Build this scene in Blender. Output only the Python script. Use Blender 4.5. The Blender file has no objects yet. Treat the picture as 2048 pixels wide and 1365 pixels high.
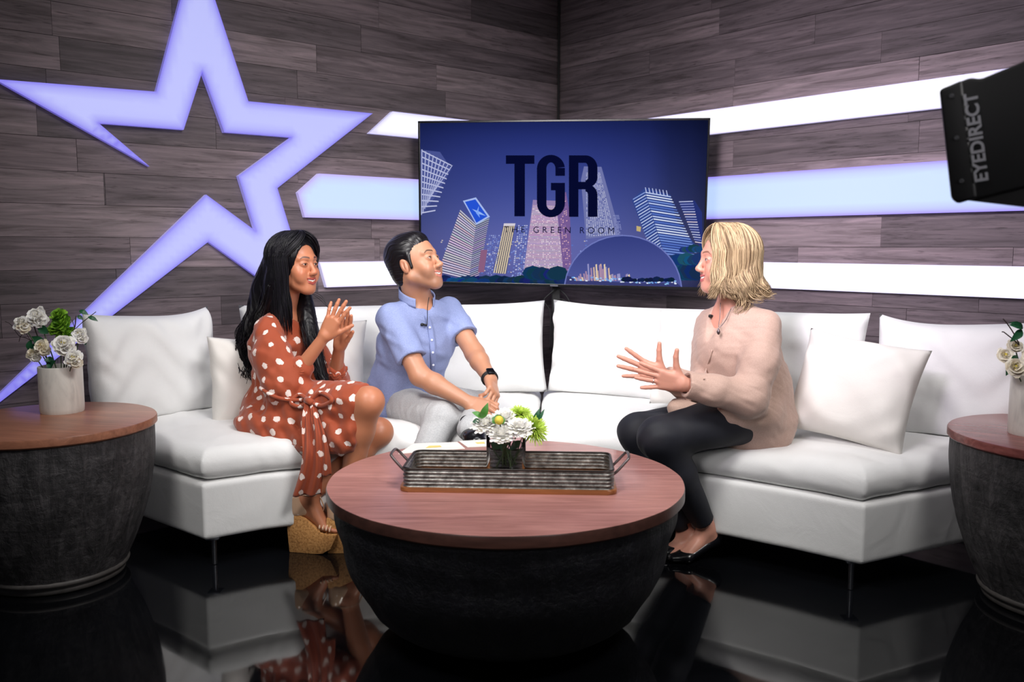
import bpy, bmesh, math, random
import numpy as np
from math import sin, cos, pi, radians, atan, tan
from mathutils import Vector, Matrix
random.seed(7); RNG = np.random.default_rng(7)
SC = bpy.context.scene
COL = SC.collection
# ------------------------------------------------------------------ camera, world, lights, exposure
F = 1758.0; CAMH = 1.25; PITCH = atan(192 / F)
cam_d = bpy.data.cameras.new('camera'); cam = bpy.data.objects.new('camera', cam_d); COL.objects.link(cam)
cam_d.sensor_width = 36.0; cam_d.lens = 36.0 * F / 2048.0; cam_d.sensor_fit = 'HORIZONTAL'
cam_d.clip_start = 0.05; cam_d.clip_end = 60
cam.location = (0, 0, CAMH); cam.rotation_euler = (pi / 2 - PITCH, 0, 0)
cam_d.dof.use_dof = True; cam_d.dof.focus_distance = 3.7; cam_d.dof.aperture_fstop = 3.5
SC.camera = cam
SC.view_settings.view_transform = 'Standard'; SC.view_settings.look = 'None'
SC.view_settings.exposure = 0.0; SC.view_settings.gamma = 1.0; SC.view_settings.use_curve_mapping = False
wd = bpy.data.worlds.new('studio_dark'); SC.world = wd; wd.use_nodes = True
wd.node_tree.nodes['Background'].inputs[0].default_value = (0.75, 0.8, 1.0, 1)
wd.node_tree.nodes['Background'].inputs[1].default_value = 0.03

def area(name, loc, target, size, power, color=(1, 1, 1), spread=120, sy=None):
    d = bpy.data.lights.new(name, 'AREA'); d.energy = power; d.color = color
    d.shape = 'RECTANGLE' if sy else 'SQUARE'; d.size = size
    if sy: d.size_y = sy
    d.spread = radians(spread)
    o = bpy.data.objects.new(name, d); COL.objects.link(o); o.location = loc
    o.rotation_euler = (Vector(target) - Vector(loc)).to_track_quat('-Z', 'Y').to_euler()
    return o
area('key_light', (-1.5, 1.2, 4.05), (0.3, 4.0, 0.85), 1.1, 24, (1.0, 0.975, 0.95), 66)
area('second_key_light', (1.8, 1.2, 4.05), (-0.3, 4.0, 0.85), 1.1, 24, (1.0, 0.975, 0.95), 66)
area('front_fill_light', (-1.5, -0.4, 2.4), (0.9, 5.0, 1.15), 1.2, 6.2, (1.0, 0.96, 0.96), 36)
area('second_front_fill_light', (1.6, -0.4, 2.4), (-0.9, 5.0, 1.15), 1.2, 6.2, (1.0, 0.96, 0.96), 36)
area('wall_wash_light', (-0.9, 0.9, 2.9), (1.75, 4.5, 1.35), 0.7, 12, (0.95, 0.84, 1.0), 40)
area('second_wall_wash_light', (0.9, 0.9, 2.9), (-1.35, 4.8, 1.15), 0.7, 1.5, (0.98, 0.9, 1.0), 40)
area('top_light', (0.0, 3.4, 4.1), (0.0, 4.0, 0.4), 1.4, 8, (0.94, 0.94, 1.0), 70)

# ------------------------------------------------------------------ unprojection (photo 2048x1365) to a true depth
_O = np.array([0, 0, CAMH]); _FW = np.array([0, cos(PITCH), -sin(PITCH)]); _RT = np.array([1.0, 0, 0]); _UP = np.array([0, sin(PITCH), cos(PITCH)])
def ray(x, y): return _FW + _RT * (x - 1024) / F - _UP * (y - 682.5) / F
def W(x, y, Y):
    r = ray(x, y); return _O + r * (Y / r[1])
def WH(x, y, h):
    r = ray(x, y); return _O + r * ((h - CAMH) / r[2])
def WP(x, y, p0, n):
    r = ray(x, y); return _O + r * (((np.array(p0) - _O) @ np.array(n)) / (r @ np.array(n)))
def nz(v):
    v = np.array(v, float); return v / np.linalg.norm(v)

# ------------------------------------------------------------------ colour + material helpers
def s2l(c):
    return tuple(((v / 255.0) / 12.92 if v / 255.0 <= 0.04045 else ((v / 255.0 + 0.055) / 1.055) ** 2.4) for v in c)
class NT:
    def __init__(s, name):
        s.m = bpy.data.materials.new(name); s.m.use_nodes = True; s.t = s.m.node_tree
        s.b = s.t.nodes['Principled BSDF']
    def n(s, typ, **kw):
        nd = s.t.nodes.new(typ)
        for k, v in kw.items():
            if k.startswith('_'): nd.inputs[int(k[1:])].default_value = v
            else: setattr(nd, k, v)
        return nd
    def l(s, a, b): s.t.links.new(a, b)
    def math(s, op, a, b=None, clamp=False):
        nd = s.n('ShaderNodeMath', operation=op, use_clamp=clamp)
        for i, v in enumerate((a, b)):
            if v is None: continue
            if isinstance(v, (int, float)): nd.inputs[i].default_value = v
            else: s.l(v, nd.inputs[i])
        return nd.outputs[0]
    def coords(s, scale=(1, 1, 1), kind='Object'):
        tc = s.n('ShaderNodeTexCoord'); mp = s.n('ShaderNodeMapping'); mp.inputs['Scale'].default_value = scale
        s.l(tc.outputs[kind], mp.inputs[0]); return mp.outputs[0]
    def noise(s, vec, scale=5, detail=4, rough=0.55, dist=0.0):
        nd = s.n('ShaderNodeTexNoise'); nd.inputs['Scale'].default_value = scale; nd.inputs['Detail'].default_value = detail
        nd.inputs['Roughness'].default_value = rough; nd.inputs['Distortion'].default_value = dist
        if vec is not None: s.l(vec, nd.inputs['Vector'])
        return nd.outputs[0]
    def ramp(s, fac, stops):
        r = s.n('ShaderNodeValToRGB'); e = r.color_ramp.elements
        while len(e) < len(stops): e.new(0.5)
        for i, (p, c) in enumerate(stops):
            e[i].position = p; e[i].color = (*c, 1) if len(c) == 3 else c
        s.l(fac, r.inputs[0]); return r.outputs[0]
    def mix(s, fac, a, b, blend='MIX'):
        nd = s.n('ShaderNodeMix', data_type='RGBA', blend_type=blend)
        if isinstance(fac, (int, float)): nd.inputs[0].default_value = fac
        else: s.l(fac, nd.inputs[0])
        for i, v in ((6, a), (7, b)):
            if isinstance(v, tuple): nd.inputs[i].default_value = (*v[:3], 1)
            else: s.l(v, nd.inputs[i])
        return nd.outputs[2]
    def bump(s, h, strength=0.3, dist=0.01):
        nd = s.n('ShaderNodeBump'); nd.inputs['Strength'].default_value = strength; nd.inputs['Distance'].default_value = dist
        s.l(h, nd.inputs['Height']); s.l(nd.outputs[0], s.b.inputs['Normal']); return nd
    def set(s, **kw):
        for k, v in kw.items():
            k = k.replace('_', ' ').title() if k not in ('ior',) else 'IOR'
            if k == 'Base Color' and isinstance(v, tuple): v = (*v[:3], 1)
            inp = s.b.inputs[k]
            if hasattr(v, 'links') or hasattr(v, 'is_linked'): s.l(v, inp)
            else: inp.default_value = v
        return s
def plain(name, srgb, rough=0.5, metal=0.0, noise=0.0, nscale=30, bump=0.0, bscale=80, **kw):
    t = NT(name); c = s2l(srgb)
    t.set(roughness=rough, metallic=metal)
    if noise > 0:
        nf = t.noise(t.coords(), nscale, 4)
        t.l(t.ramp(nf, [(0.3, tuple(v * (1 - noise) for v in c)), (0.7, tuple(min(1, v * (1 + noise)) for v in c))]), t.b.inputs['Base Color'])
    else:
        # even "plain" paint carries a faint procedural variation
        nf = t.noise(t.coords(), 12, 2)
        t.l(t.ramp(nf, [(0.35, tuple(v * 0.97 for v in c)), (0.65, c)]), t.b.inputs['Base Color'])
    if bump > 0: t.bump(t.noise(t.coords(), bscale, 3), bump, 0.002)
    for k, v in kw.items(): t.b.inputs[k].default_value = v
    return t.m
def emis(name, srgb, strength=1.0):
    t = NT(name); c = s2l(srgb)
    t.b.inputs['Base Color'].default_value = (0.02, 0.02, 0.02, 1)
    t.b.inputs['Emission Color'].default_value = (*c, 1); t.b.inputs['Emission Strength'].default_value = strength
    return t.m
def attr_mat(name, attr='col', rough=0.6, emission=0.0, base_dark=False):
    t = NT(name); a = t.n('ShaderNodeAttribute'); a.attribute_name = attr
    if emission > 0:
        t.b.inputs['Base Color'].default_value = (0.01, 0.01, 0.012, 1)
        t.l(a.outputs['Color'], t.b.inputs['Emission Color']); t.b.inputs['Emission Strength'].default_value = emission
    else: t.l(a.outputs['Color'], t.b.inputs['Base Color'])
    t.b.inputs['Roughness'].default_value = rough
    return t

# ------------------------------------------------------------------ object helpers
def tag(o, label=None, cat=None, group=None, kind=None):
    if label: o['label'] = label
    if cat: o['category'] = cat
    if group: o['group'] = group
    if kind: o['kind'] = kind
    return o
def thing(name, label, cat, loc=(0, 0, 0), rotz=0.0, group=None):
    o = bpy.data.objects.new(name, None); COL.objects.link(o); o.empty_display_size = 0.1
    o.location = loc; o.rotation_euler = (0, 0, rotz); tag(o, label, cat, group)
    return o
def link(name, me, mat=None, parent=None, world=True, smooth=False):
    """link a mesh; when world=True its coordinates are world ones and the parent's transform is cancelled"""
    o = bpy.data.objects.new(name, me); COL.objects.link(o)
    if mat is not None and not me.materials: me.materials.append(mat)
    if parent is not None:
        o.parent = parent
        if world: o.matrix_parent_inverse = wm(parent).inverted()
    if smooth:
        me.polygons.foreach_set('use_smooth', np.ones(len(me.polygons), bool)); me.update()
    return o
def wm(o):
    m = Matrix.LocRotScale(o.location, o.rotation_euler, o.scale)
    if o.parent: m = wm(o.parent) @ o.matrix_parent_inverse @ m
    return m
def npmesh(name, V, Fq, attrs=None, smooth=True):
    """V (n,3), Fq list of arrays of faces (each array all tris or all quads)"""
    me = bpy.data.meshes.new(name)
    if not isinstance(Fq, (list, tuple)): Fq = [Fq]
    Fq = [f for f in Fq if len(f)]
    V = np.asarray(V, np.float32)
    me.vertices.add(len(V)); me.vertices.foreach_set('co', V.ravel())
    nl = sum(f.size for f in Fq); nf = sum(len(f) for f in Fq)
    me.loops.add(nl); me.polygons.add(nf)
    me.loops.foreach_set('vertex_index', np.concatenate([f.ravel() for f in Fq]).astype(np.int32))
    tot = np.concatenate([np.full(len(f), f.shape[1]) for f in Fq]); st = np.concatenate([[0], np.cumsum(tot)[:-1]])
    me.polygons.foreach_set('loop_start', st.astype(np.int32))
    me.polygons.foreach_set('use_smooth', np.full(nf, smooth))
    me.update(calc_edges=True)
    for k, a in (attrs or {}).items():
        a = np.asarray(a, np.float32)
        if a.ndim == 2:
            at = me.attributes.new(k, 'FLOAT_COLOR', 'POINT')
            if a.shape[1] == 3: a = np.hstack([a, np.ones((len(a), 1), np.float32)])
            at.data.foreach_set('color', a.ravel())
        else:
            at = me.attributes.new(k, 'FLOAT', 'POINT'); at.data.foreach_set('value', a)
    return me
def bmm(name, bm, smooth=False, auto=None):
    me = bpy.data.meshes.new(name); bm.normal_update(); bm.to_mesh(me); bm.free()
    if smooth: me.polygons.foreach_set('use_smooth', np.ones(len(me.polygons), bool))
    if auto is not None:
        me.polygons.foreach_set('use_smooth', np.ones(len(me.polygons), bool))
        try: me.set_sharp_from_angle(angle=radians(auto))
        except Exception: pass
    me.update(); return me
def box_bm(size, center=(0, 0, 0), bevel=0.0, seg=2, bm=None, mat=None):
    own = bm is None
    if own: bm = bmesh.new()
    r = bmesh.ops.create_cube(bm, size=1.0); vs = r['verts']
    M = Matrix.Translation(center) @ Matrix.Diagonal((*size, 1))
    if mat is not None: M = mat @ M
    bmesh.ops.transform(bm, matrix=M, verts=vs)
    if bevel > 0:
        es = list({e for v in vs for e in v.link_edges})
        bmesh.ops.bevel(bm, geom=es, offset=bevel, segments=seg, profile=0.5, affect='EDGES')
    return bm
def prism_bm(pts, z0, z1, bevel=0.0, seg=3, bm=None):
    """pts: plan polygon ccw"""
    if bm is None: bm = bmesh.new()
    lo = [bm.verts.new((p[0], p[1], z0)) for p in pts]; hi = [bm.verts.new((p[0], p[1], z1)) for p in pts]
    n = len(pts); fs = [bm.faces.new(lo[::-1]), bm.faces.new(hi)]
    for i in range(n): fs.append(bm.faces.new((lo[i], lo[(i + 1) % n], hi[(i + 1) % n], hi[i])))
    if bevel > 0:
        es = list({e for f in fs for e in f.edges})
        bmesh.ops.bevel(bm, geom=es, offset=bevel, segments=seg, profile=0.5, affect='EDGES')
    return bm
def lathe(prof, n=64, name='lathe', fn=None):
    """prof list (r,z); returns np verts/quads"""
    prof = np.array(prof, float); m = len(prof); th = np.linspace(0, 2 * pi, n, endpoint=False)
    R = prof[:, 0][:, None]; Z = prof[:, 1][:, None]
    if fn is not None: R = R * fn(th[None, :], Z)
    V = np.stack([R * np.cos(th), R * np.sin(th), np.broadcast_to(Z, (m, n))], -1).reshape(-1, 3)
    i = np.arange(m - 1)[:, None]; j = np.arange(n)[None, :]; jn = (j + 1) % n
    Q = np.stack([i * n + j, i * n + jn, (i + 1) * n + jn, (i + 1) * n + j], -1).reshape(-1, 4)
    return V, Q
def tubes(paths, radii, ns=6, closed=False, flat=None):
    """list of (k,3) paths with scalar or (k,) radii -> verts, quads, per-vertex path index"""
    VV = []; QQ = []; ID = []; off = 0
    for pi_, (P, R) in enumerate(zip(paths, radii)):
        P = np.asarray(P, float); k = len(P); R = np.broadcast_to(np.asarray(R, float), (k,))
        T = np.gradient(P, axis=0)
        if closed: T = np.roll(P, -1, 0) - np.roll(P, 1, 0)
        T /= np.linalg.norm(T, axis=1)[:, None] + 1e-9
        up = np.array([0, 0, 1.0]) if abs(T[0, 2]) < 0.9 else np.array([1.0, 0, 0])
        A = np.empty_like(P); a = np.cross(T[0], up); a /= np.linalg.norm(a)
        for q in range(k):
            a = a - (a @ T[q]) * T[q]; a /= np.linalg.norm(a) + 1e-9; A[q] = a
        B = np.cross(T, A)
        th = np.linspace(0, 2 * pi, ns, endpoint=False)
        V = P[:, None] + R[:, None, None] * (A[:, None] * np.cos(th)[None, :, None] + B[:, None] * np.sin(th)[None, :, None] * (flat or 1.0))
        VV.append(V.reshape(-1, 3))
        kk = k if closed else k - 1
        i = np.arange(kk)[:, None]; j = np.arange(ns)[None]; jn = (j + 1) % ns; i2 = (i + 1) % k
        QQ.append(np.stack([i * ns + jn, i * ns + j, i2 * ns + j, i2 * ns + jn], -1).reshape(-1, 4) + off)
        if not closed:
            c0 = off + np.arange(ns); c1 = off + (k - 1) * ns + np.arange(ns)
            if ns % 2 == 0:
                for c, rev in ((c0, False), (c1, True)):
                    for s_ in range(0, ns - 2, 2):
                        f = [c[0], c[s_ + 1], c[s_ + 2], c[(s_ + 3) % ns]] if s_ + 3 < ns else None
                        if f: QQ.append(np.array([f[::-1] if rev else f]))
        ID.append(np.full(k * ns, pi_)); off += k * ns
    return np.concatenate(VV), np.concatenate(QQ), np.concatenate(ID)
def catmull(P, n=8):
    P = np.array(P, float); P = np.vstack([2 * P[0] - P[1], P, 2 * P[-1] - P[-2]]); out = []
    for i in range(1, len(P) - 2):
        for t in np.linspace(0, 1, n, endpoint=False):
            a, b, c, d = P[i - 1:i + 3]
            out.append(0.5 * ((2 * b) + (c - a) * t + (2 * a - 5 * b + 4 * c - d) * t * t + (3 * b - a - 3 * c + d) * t ** 3))
    out.append(P[-2]); return np.array(out)

# ------------------------------------------------------------------ signed-distance modelling + surface nets
def cap(a, b, ra, rb=None):
    a = np.array(a, float); b = np.array(b, float); rb = ra if rb is None else rb
    ab = b - a; L2 = max(float(ab @ ab), 1e-12)
    def f(p):
        t = np.clip(((p - a) @ ab) / L2, 0, 1); q = p - a - t[..., None] * ab
        return np.sqrt((q * q).sum(-1)) - (ra + t * (rb - ra))
    r = max(ra, rb); return f, np.minimum(a, b) - r, np.maximum(a, b) + r
def ecap(a, b, wa, wb, side):
    """elliptic capsule: (half width along side, half depth) at both ends"""
    a = np.array(a, float); b = np.array(b, float); ab = b - a; L = np.linalg.norm(ab); ax = ab / L
    s = np.array(side, float); s = s - (s @ ax) * ax; s /= np.linalg.norm(s); d = np.cross(ax, s)
    wa = np.array(wa, float); wb = np.array(wb, float); mr = max(wa.max(), wb.max())
    def f(p):
        q = p - a; h = q @ ax; t = np.clip(h / L, 0, 1)
        w = wa[0] + t * (wb[0] - wa[0]); e = wa[1] + t * (wb[1] - wa[1])
        x = q @ s; y = q @ d; z = h - np.clip(h, 0, L); m = np.minimum(w, e)
        k0 = np.sqrt((x / w) ** 2 + (y / e) ** 2 + (z / m) ** 2); k1 = np.sqrt((x / w ** 2) ** 2 + (y / e ** 2) ** 2 + (z / m ** 2) ** 2) + 1e-6
        return k0 * (k0 - 1) / k1
    return f, np.minimum(a, b) - mr, np.maximum(a, b) + mr
def ell(c, r, R=None):
    c = np.array(c, float); r = np.array(r, float); R = np.eye(3) if R is None else np.array(R)   # rows of R: local axes in world
    def f(p):
        q = (p - c) @ R.T; k0 = np.sqrt(((q / r) ** 2).sum(-1)); k1 = np.sqrt(((q / r ** 2) ** 2).sum(-1)) + 1e-6
        return k0 * (k0 - 1) / k1
    m = r.max(); return f, c - m, c + m
def rbox(c, h, rad, R=None):
    c = np.array(c, float); h = np.array(h, float); R = np.eye(3) if R is None else np.array(R)
    def f(p):
        q = np.abs((p - c) @ R.T) - (h - rad); return np.sqrt((np.maximum(q, 0) ** 2).sum(-1)) + np.minimum(q.max(-1), 0) - rad
    m = np.linalg.norm(h); return f, c - m, c + m
def half(p0, n):
    """half space on the +n side"""
    p0 = np.array(p0, float); n = nz(n)
    def f(p): return -((p - p0) @ n)
    return f, None, None
class Sdf:
    def __init__(s): s.ops = []; s.noise = None
    def add(s, prim, k=0.02): s.ops.append(('a', prim, k)); return s
    def sub(s, prim, k=0.005): s.ops.append(('s', prim, k)); return s
    def group(s, other, k=0.01): s.ops.append(('g', other, k)); return s
    def limb(s, pts, rad, k=0.02):
        for i in range(len(pts) - 1): s.add(cap(pts[i], pts[i + 1], rad[i], rad[i + 1]), k)
        return s
    def bounds(s):
        lo = np.full(3, 1e9); hi = -lo
        for t, p, k in s.ops:
            if t == 'a' : lo = np.minimum(lo, p[1]); hi = np.maximum(hi, p[2])
            if t == 'g':
                l, h = p.bounds(); lo = np.minimum(lo, l); hi = np.maximum(hi, h)
        return lo, hi
    def eval(s, lo, n, vox):
        g = np.full(n, 1.0, np.float32)
        for t, p, k in s.ops:
            if t == 'g':
                l, h = p.bounds(); pl = l; ph = h
            else: f, pl, ph = p
            m = k + 3 * vox
            if pl is None: i0 = np.zeros(3, int); i1 = np.array(n)
            else:
                i0 = np.clip(np.floor((pl - m - lo) / vox).astype(int), 0, n); i1 = np.clip(np.ceil((ph + m - lo) / vox).astype(int) + 1, 0, n)
            if np.any(i1 <= i0): continue
            sl = tuple(slice(a, b) for a, b in zip(i0, i1))
            if t == 'g': d = p.eval(lo + i0 * vox, tuple(i1 - i0), vox)
            else:
                ax = [lo[q] + np.arange(i0[q], i1[q]) * vox for q in range(3)]
                P = np.stack(np.meshgrid(*ax, indexing='ij'), -1); d = f(P).astype(np.float32)
            a = g[sl]
            if t == 's':
                d = -d; h = np.maximum(k - np.abs(a - d), 0) / max(k, 1e-6); g[sl] = np.maximum(a, d) + h * h * k * 0.25
            else:
                h = np.maximum(k - np.abs(a - d), 0) / max(k, 1e-6); g[sl] = np.minimum(a, d) - h * h * k * 0.25
        if s.noise is not None:
            ax = [lo[q] + np.arange(n[q]) * vox for q in range(3)]
            near = np.abs(g) < 0.05; ii = np.nonzero(near)
            P = np.stack([ax[q][ii[q]] for q in range(3)], -1); g[ii] += s.noise(P).astype(np.float32)
        return g
    def mesh(s, vox, box=None, pad=0.012):
        lo, hi = s.bounds() if box is None else box
        lo = np.array(lo, float); hi = np.array(hi, float)
        if box is None: lo = lo - pad - 2 * vox; hi = hi + pad + 2 * vox
        n = tuple(np.ceil((hi - lo) / vox).astype(int) + 1)
        return snet(s.eval(lo, n, vox), lo, vox)
def snet(g, lo, vox):
    s = g < 0; nx, ny, nz_ = g.shape
    cnt = np.zeros((nx - 1, ny - 1, nz_ - 1), np.int8)
    for i in (0, 1):
        for j in (0, 1):
            for k in (0, 1): cnt += s[i:nx - 1 + i, j:ny - 1 + j, k:nz_ - 1 + k]
    I, J, K = np.nonzero((cnt > 0) & (cnt < 8)); idx = np.full(cnt.shape, -1, np.int64); idx[I, J, K] = np.arange(len(I))
    pos = np.zeros((len(I), 3)); c = np.zeros(len(I))
    for a in range(3):
        for u in (0, 1):
            for v in (0, 1):
                o = [0, 0, 0]; b = [(a + 1) % 3, (a + 2) % 3]; o[b[0]] = u; o[b[1]] = v
                e = list(o); e[a] = 1
                ga = g[I + o[0], J + o[1], K + o[2]].astype(float); gb = g[I + e[0], J + e[1], K + e[2]].astype(float)
                m = (ga < 0) != (gb < 0); t = np.where(m, ga / np.where(m, ga - gb, 1), 0)
                q = np.zeros((len(I), 3)); q[:, 0] = o[0]; q[:, 1] = o[1]; q[:, 2] = o[2]; q[:, a] = t
                pos[m] += q[m]; c[m] += 1
    V = lo + (np.stack([I, J, K], 1) + pos / c[:, None]) * vox
    Q = []
    for a in range(3):
        b = (a + 1) % 3; d = (a + 2) % 3
        sl0 = [slice(None)] * 3; sl1 = [slice(None)] * 3; sl0[a] = slice(0, -1); sl1[a] = slice(1, None)
        for q in (b, d): sl0[q] = slice(1, -1); sl1[q] = slice(1, -1)
        s0 = s[tuple(sl0)]; s1 = s[tuple(sl1)]
        for flip, m in ((False, s0 & ~s1), (True, ~s0 & s1)):
            ii = list(np.nonzero(m)); ii[b] = ii[b] + 1; ii[d] = ii[d] + 1
            def ce(db, dd):
                x = list(ii); x[b] = x[b] - db; x[d] = x[d] - dd; return idx[x[0], x[1], x[2]]
            q = np.stack([ce(1, 1), ce(0, 1), ce(0, 0), ce(1, 0)], 1)
            Q.append(q[:, ::-1] if flip else q)
    return V, np.concatenate(Q)
def join(parts):
    V = []; Q = []; o = 0
    for v, q in parts: V.append(v); Q.append(q + o); o += len(v)
    return np.concatenate(V), np.concatenate(Q)
def outside(V, Q, boxes, shrink):
    c = V[Q].mean(1); keep = np.ones(len(Q), bool)
    for lo, hi in boxes: keep &= ~np.all((c > np.array(lo) + shrink) & (c < np.array(hi) - shrink), axis=1)
    Q = Q[keep]; used = np.unique(Q); rm = np.full(len(V), -1); rm[used] = np.arange(len(used))
    return V[used], rm[Q]
def folds(dirs, amp, seed=0):
    """sum of warped directional waves, used as cloth folds"""
    r = np.random.default_rng(seed); W_ = [(nz(d) * 2 * pi / wl, r.normal(size=3) * 2 * pi / (wl * 3.0), r.uniform(0, 6.28), r.uniform(0, 6.28)) for d, wl in dirs]
    def f(P):
        out = 0
        for kv, k2, p0, p1 in W_:
            w = np.sin(P @ k2 + p1); out = out + np.sin(P @ kv + p0 + 2.2 * w) * (0.6 + 0.4 * np.sin(P @ (k2[::-1] * 1.3) + p0))
        return amp * out / len(W_)
    return f
# ------------------------------------------------------------------ room
YC = 6.2; CR = np.array([W(1117, 200, YC)[0], YC, 0.0])
DL = np.array([-.753, -.657, 0]); DL /= np.linalg.norm(DL)      # along the left wall, away from the corner
DR = np.array([.657, -.753, 0]); DR /= np.linalg.norm(DR)
NL = DR.copy(); NR = DL.copy()                                  # wall normals, into the room
def struct(name, me, mat, parent=None):
    o = link(name, me, mat, parent); o['kind'] = 'structure'; return o

def wood_plank_mat():
    t = NT('weathered_plank')
    oi = t.n('ShaderNodeObjectInfo'); tc = t.n('ShaderNodeTexCoord')
    off = t.n('ShaderNodeVectorMath', operation='SCALE'); t.l(oi.outputs['Location'], off.inputs[0]); off.inputs['Scale'].default_value = 7.3
    add = t.n('ShaderNodeVectorMath', operation='ADD'); t.l(tc.outputs['Object'], add.inputs[0]); t.l(off.outputs[0], add.inputs[1])
    mp = t.n('ShaderNodeMapping'); mp.inputs['Scale'].default_value = (2.4, 1, 34); t.l(add.outputs[0], mp.inputs[0])
    mp2 = t.n('ShaderNodeMapping'); mp2.inputs['Scale'].default_value = (9, 1, 120); t.l(add.outputs[0], mp2.inputs[0])
    n1 = t.noise(mp.outputs[0], 1.0, 6, 0.62, 0.7); n2 = t.noise(mp2.outputs[0], 1.0, 5, 0.6, 0.3)
    rnd = oi.outputs['Random']
    base = t.ramp(rnd, [(0.0, s2l((86, 77, 80))), (0.35, s2l((100, 89, 93))), (0.7, s2l((116, 103, 107))), (1.0, s2l((134, 121, 124)))])
    grain = t.ramp(n1, [(0.30, (0.42, 0.39, 0.38)), (0.5, (0.92, 0.91, 0.91)), (0.68, (1.4, 1.36, 1.35))])
    c = t.mix(1.0, base, grain, 'MULTIPLY')
    fleck = t.ramp(n2, [(0.33, (0.25, 0.22, 0.22)), (0.43, (1, 1, 1))])
    blot = t.ramp(t.noise(add.outputs[0], 3.0, 2), [(0.42, (0.15,) * 3), (0.56, (1, 1, 1))])
    c = t.mix(t.math('MULTIPLY', blot, 0.75), c, t.mix(1.0, c, fleck, 'MULTIPLY'))
    t.l(c, t.b.inputs['Base Color']); t.b.inputs['Roughness'].default_value = 0.62
    t.bump(n1, 0.25, 0.004); return t.m
M_PLANK = wood_plank_mat()
M_BACK = plain('wall_backing', (28, 26, 28), 0.9)
t = NT('black_gloss_floor'); nf = t.noise(t.coords((1, 1, 1)), 2.0, 3)
t.l(t.ramp(nf, [(0.3, (0.002, 0.0022, 0.003)), (0.7, (0.0045, 0.005, 0.0065))]), t.b.inputs['Base Color'])
t.l(t.ramp(t.noise(t.coords(), 9.0, 4), [(0.35, (0.035,) * 3), (0.7, (0.075,) * 3)]), t.b.inputs['Roughness'])
t.b.inputs['IOR'].default_value = 1.6
t.bump(t.noise(t.coords(), 1.3, 1), 0.05, 0.02)
M_FLOOR = t.m

fl = struct('floor', bmm('floor', box_bm((9, 9.5, 0.1), (0, 2.6, -0.05))), M_FLOOR)
ce = struct('ceiling', bmm('ceiling', box_bm((9, 9.5, 0.1), (0, 2.6, 4.35))), plain('ceiling_black', (22, 22, 24), 0.9))
def rotz_of(d): return math.atan2(d[1], d[0])
WALLH = 4.3
def wall(name, D, N, length, joints, z0, step, seed):
    # backing slab, 4 cm behind the planks
    rz = rotz_of(D)
    me = bmm(name, box_bm((length, 0.06, WALLH), (0, 0, 0)))
    o = bpy.data.objects.new(name, me); COL.objects.link(o); me.materials.append(M_BACK); o['kind'] = 'structure'
    c = CR + D * length / 2 - N * (0.03 + 0.016); o.location = (c[0], c[1], WALLH / 2); o.rotation_euler = (0, 0, rz)
    rr = random.Random(seed); k0 = int(math.floor((0 - z0) / step))
    k = k0; count = 0
    while z0 + k * step < 3.25:
        a = max(0.0, z0 + k * step); b = z0 + (k + 1) * step; k += 1
        if b - a < 0.02: continue
        zm = (a + b) / 2
        cuts = sorted(u for u, z in joints if a < z < b)
        # complete with random joints
        us = [0.0] + cuts + [length]; full = [0.0]
        for p, q in zip(us[:-1], us[1:]):
            gap = q - p; m = max(1, int(round(gap / 1.15)))
            if m > 1:
                w = [rr.uniform(0.7, 1.3) for _ in range(m)]; s = sum(w); acc = p
                for x in w[:-1]: acc += gap * x / s; full.append(acc)
            full.append(q)
        for p, q in zip(full[:-1], full[1:]):
            th = 0.016 + rr.uniform(-0.0012, 0.0012)
            bm = box_bm((q - p - 0.0016, th, b - a - 0.0018), bevel=0.0)
            m = bmm('plank', bm); m.materials.append(M_PLANK)
            pl = bpy.data.objects.new('plank', m); COL.objects.link(pl)
            cc = CR + D * (p + q) / 2 - N * (0.016 - th / 2 - 0.0)
            pl.parent = o; pl.matrix_parent_inverse = wm(o).inverted()
            pl.location = (cc[0], cc[1], zm); pl.rotation_euler = (0, 0, rz); count += 1
    return o
def ju(px, py, D, N): q = WP(px, py, CR, N); return (float((q - CR) @ D), float(q[2]))
jl = [ju(x, y, DL, NL) for x, y in [(154, 312), (208, 380), (74, 245), (432, 272), (633, 113), (722, 74), (757, 17), (343, 12), (442, 604), (2, 640), (743, 460), (749, 500), (636, 578), (760, 505), (210, 375)]]
jr = [ju(x, y, DR, NR) for x, y in [(1838, 138), (1763, 90), (1630, 58), (1466, 197), (1467, 296), (1839, 255), (1762, 465), (1596, 510), (2026, 513), (1744, 612), (1958, 600)]]
wl = wall('wall_left', DL, NL, 4.1, jl, 1.136, 0.1512, 3)
wr = wall('wall_right', DR, NR, 3.8, jr, 1.240, 0.1512, 5)
# dark trim strip in the corner
tr = struct('trim_1', bmm('trim', box_bm((0.012, 0.012, 3.2), (CR[0] + (DL + DR)[0] * 0.012, CR[1] + (DL + DR)[1] * 0.012, 1.6))), plain('corner_dark_trim', (30, 28, 30), 0.8))

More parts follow.
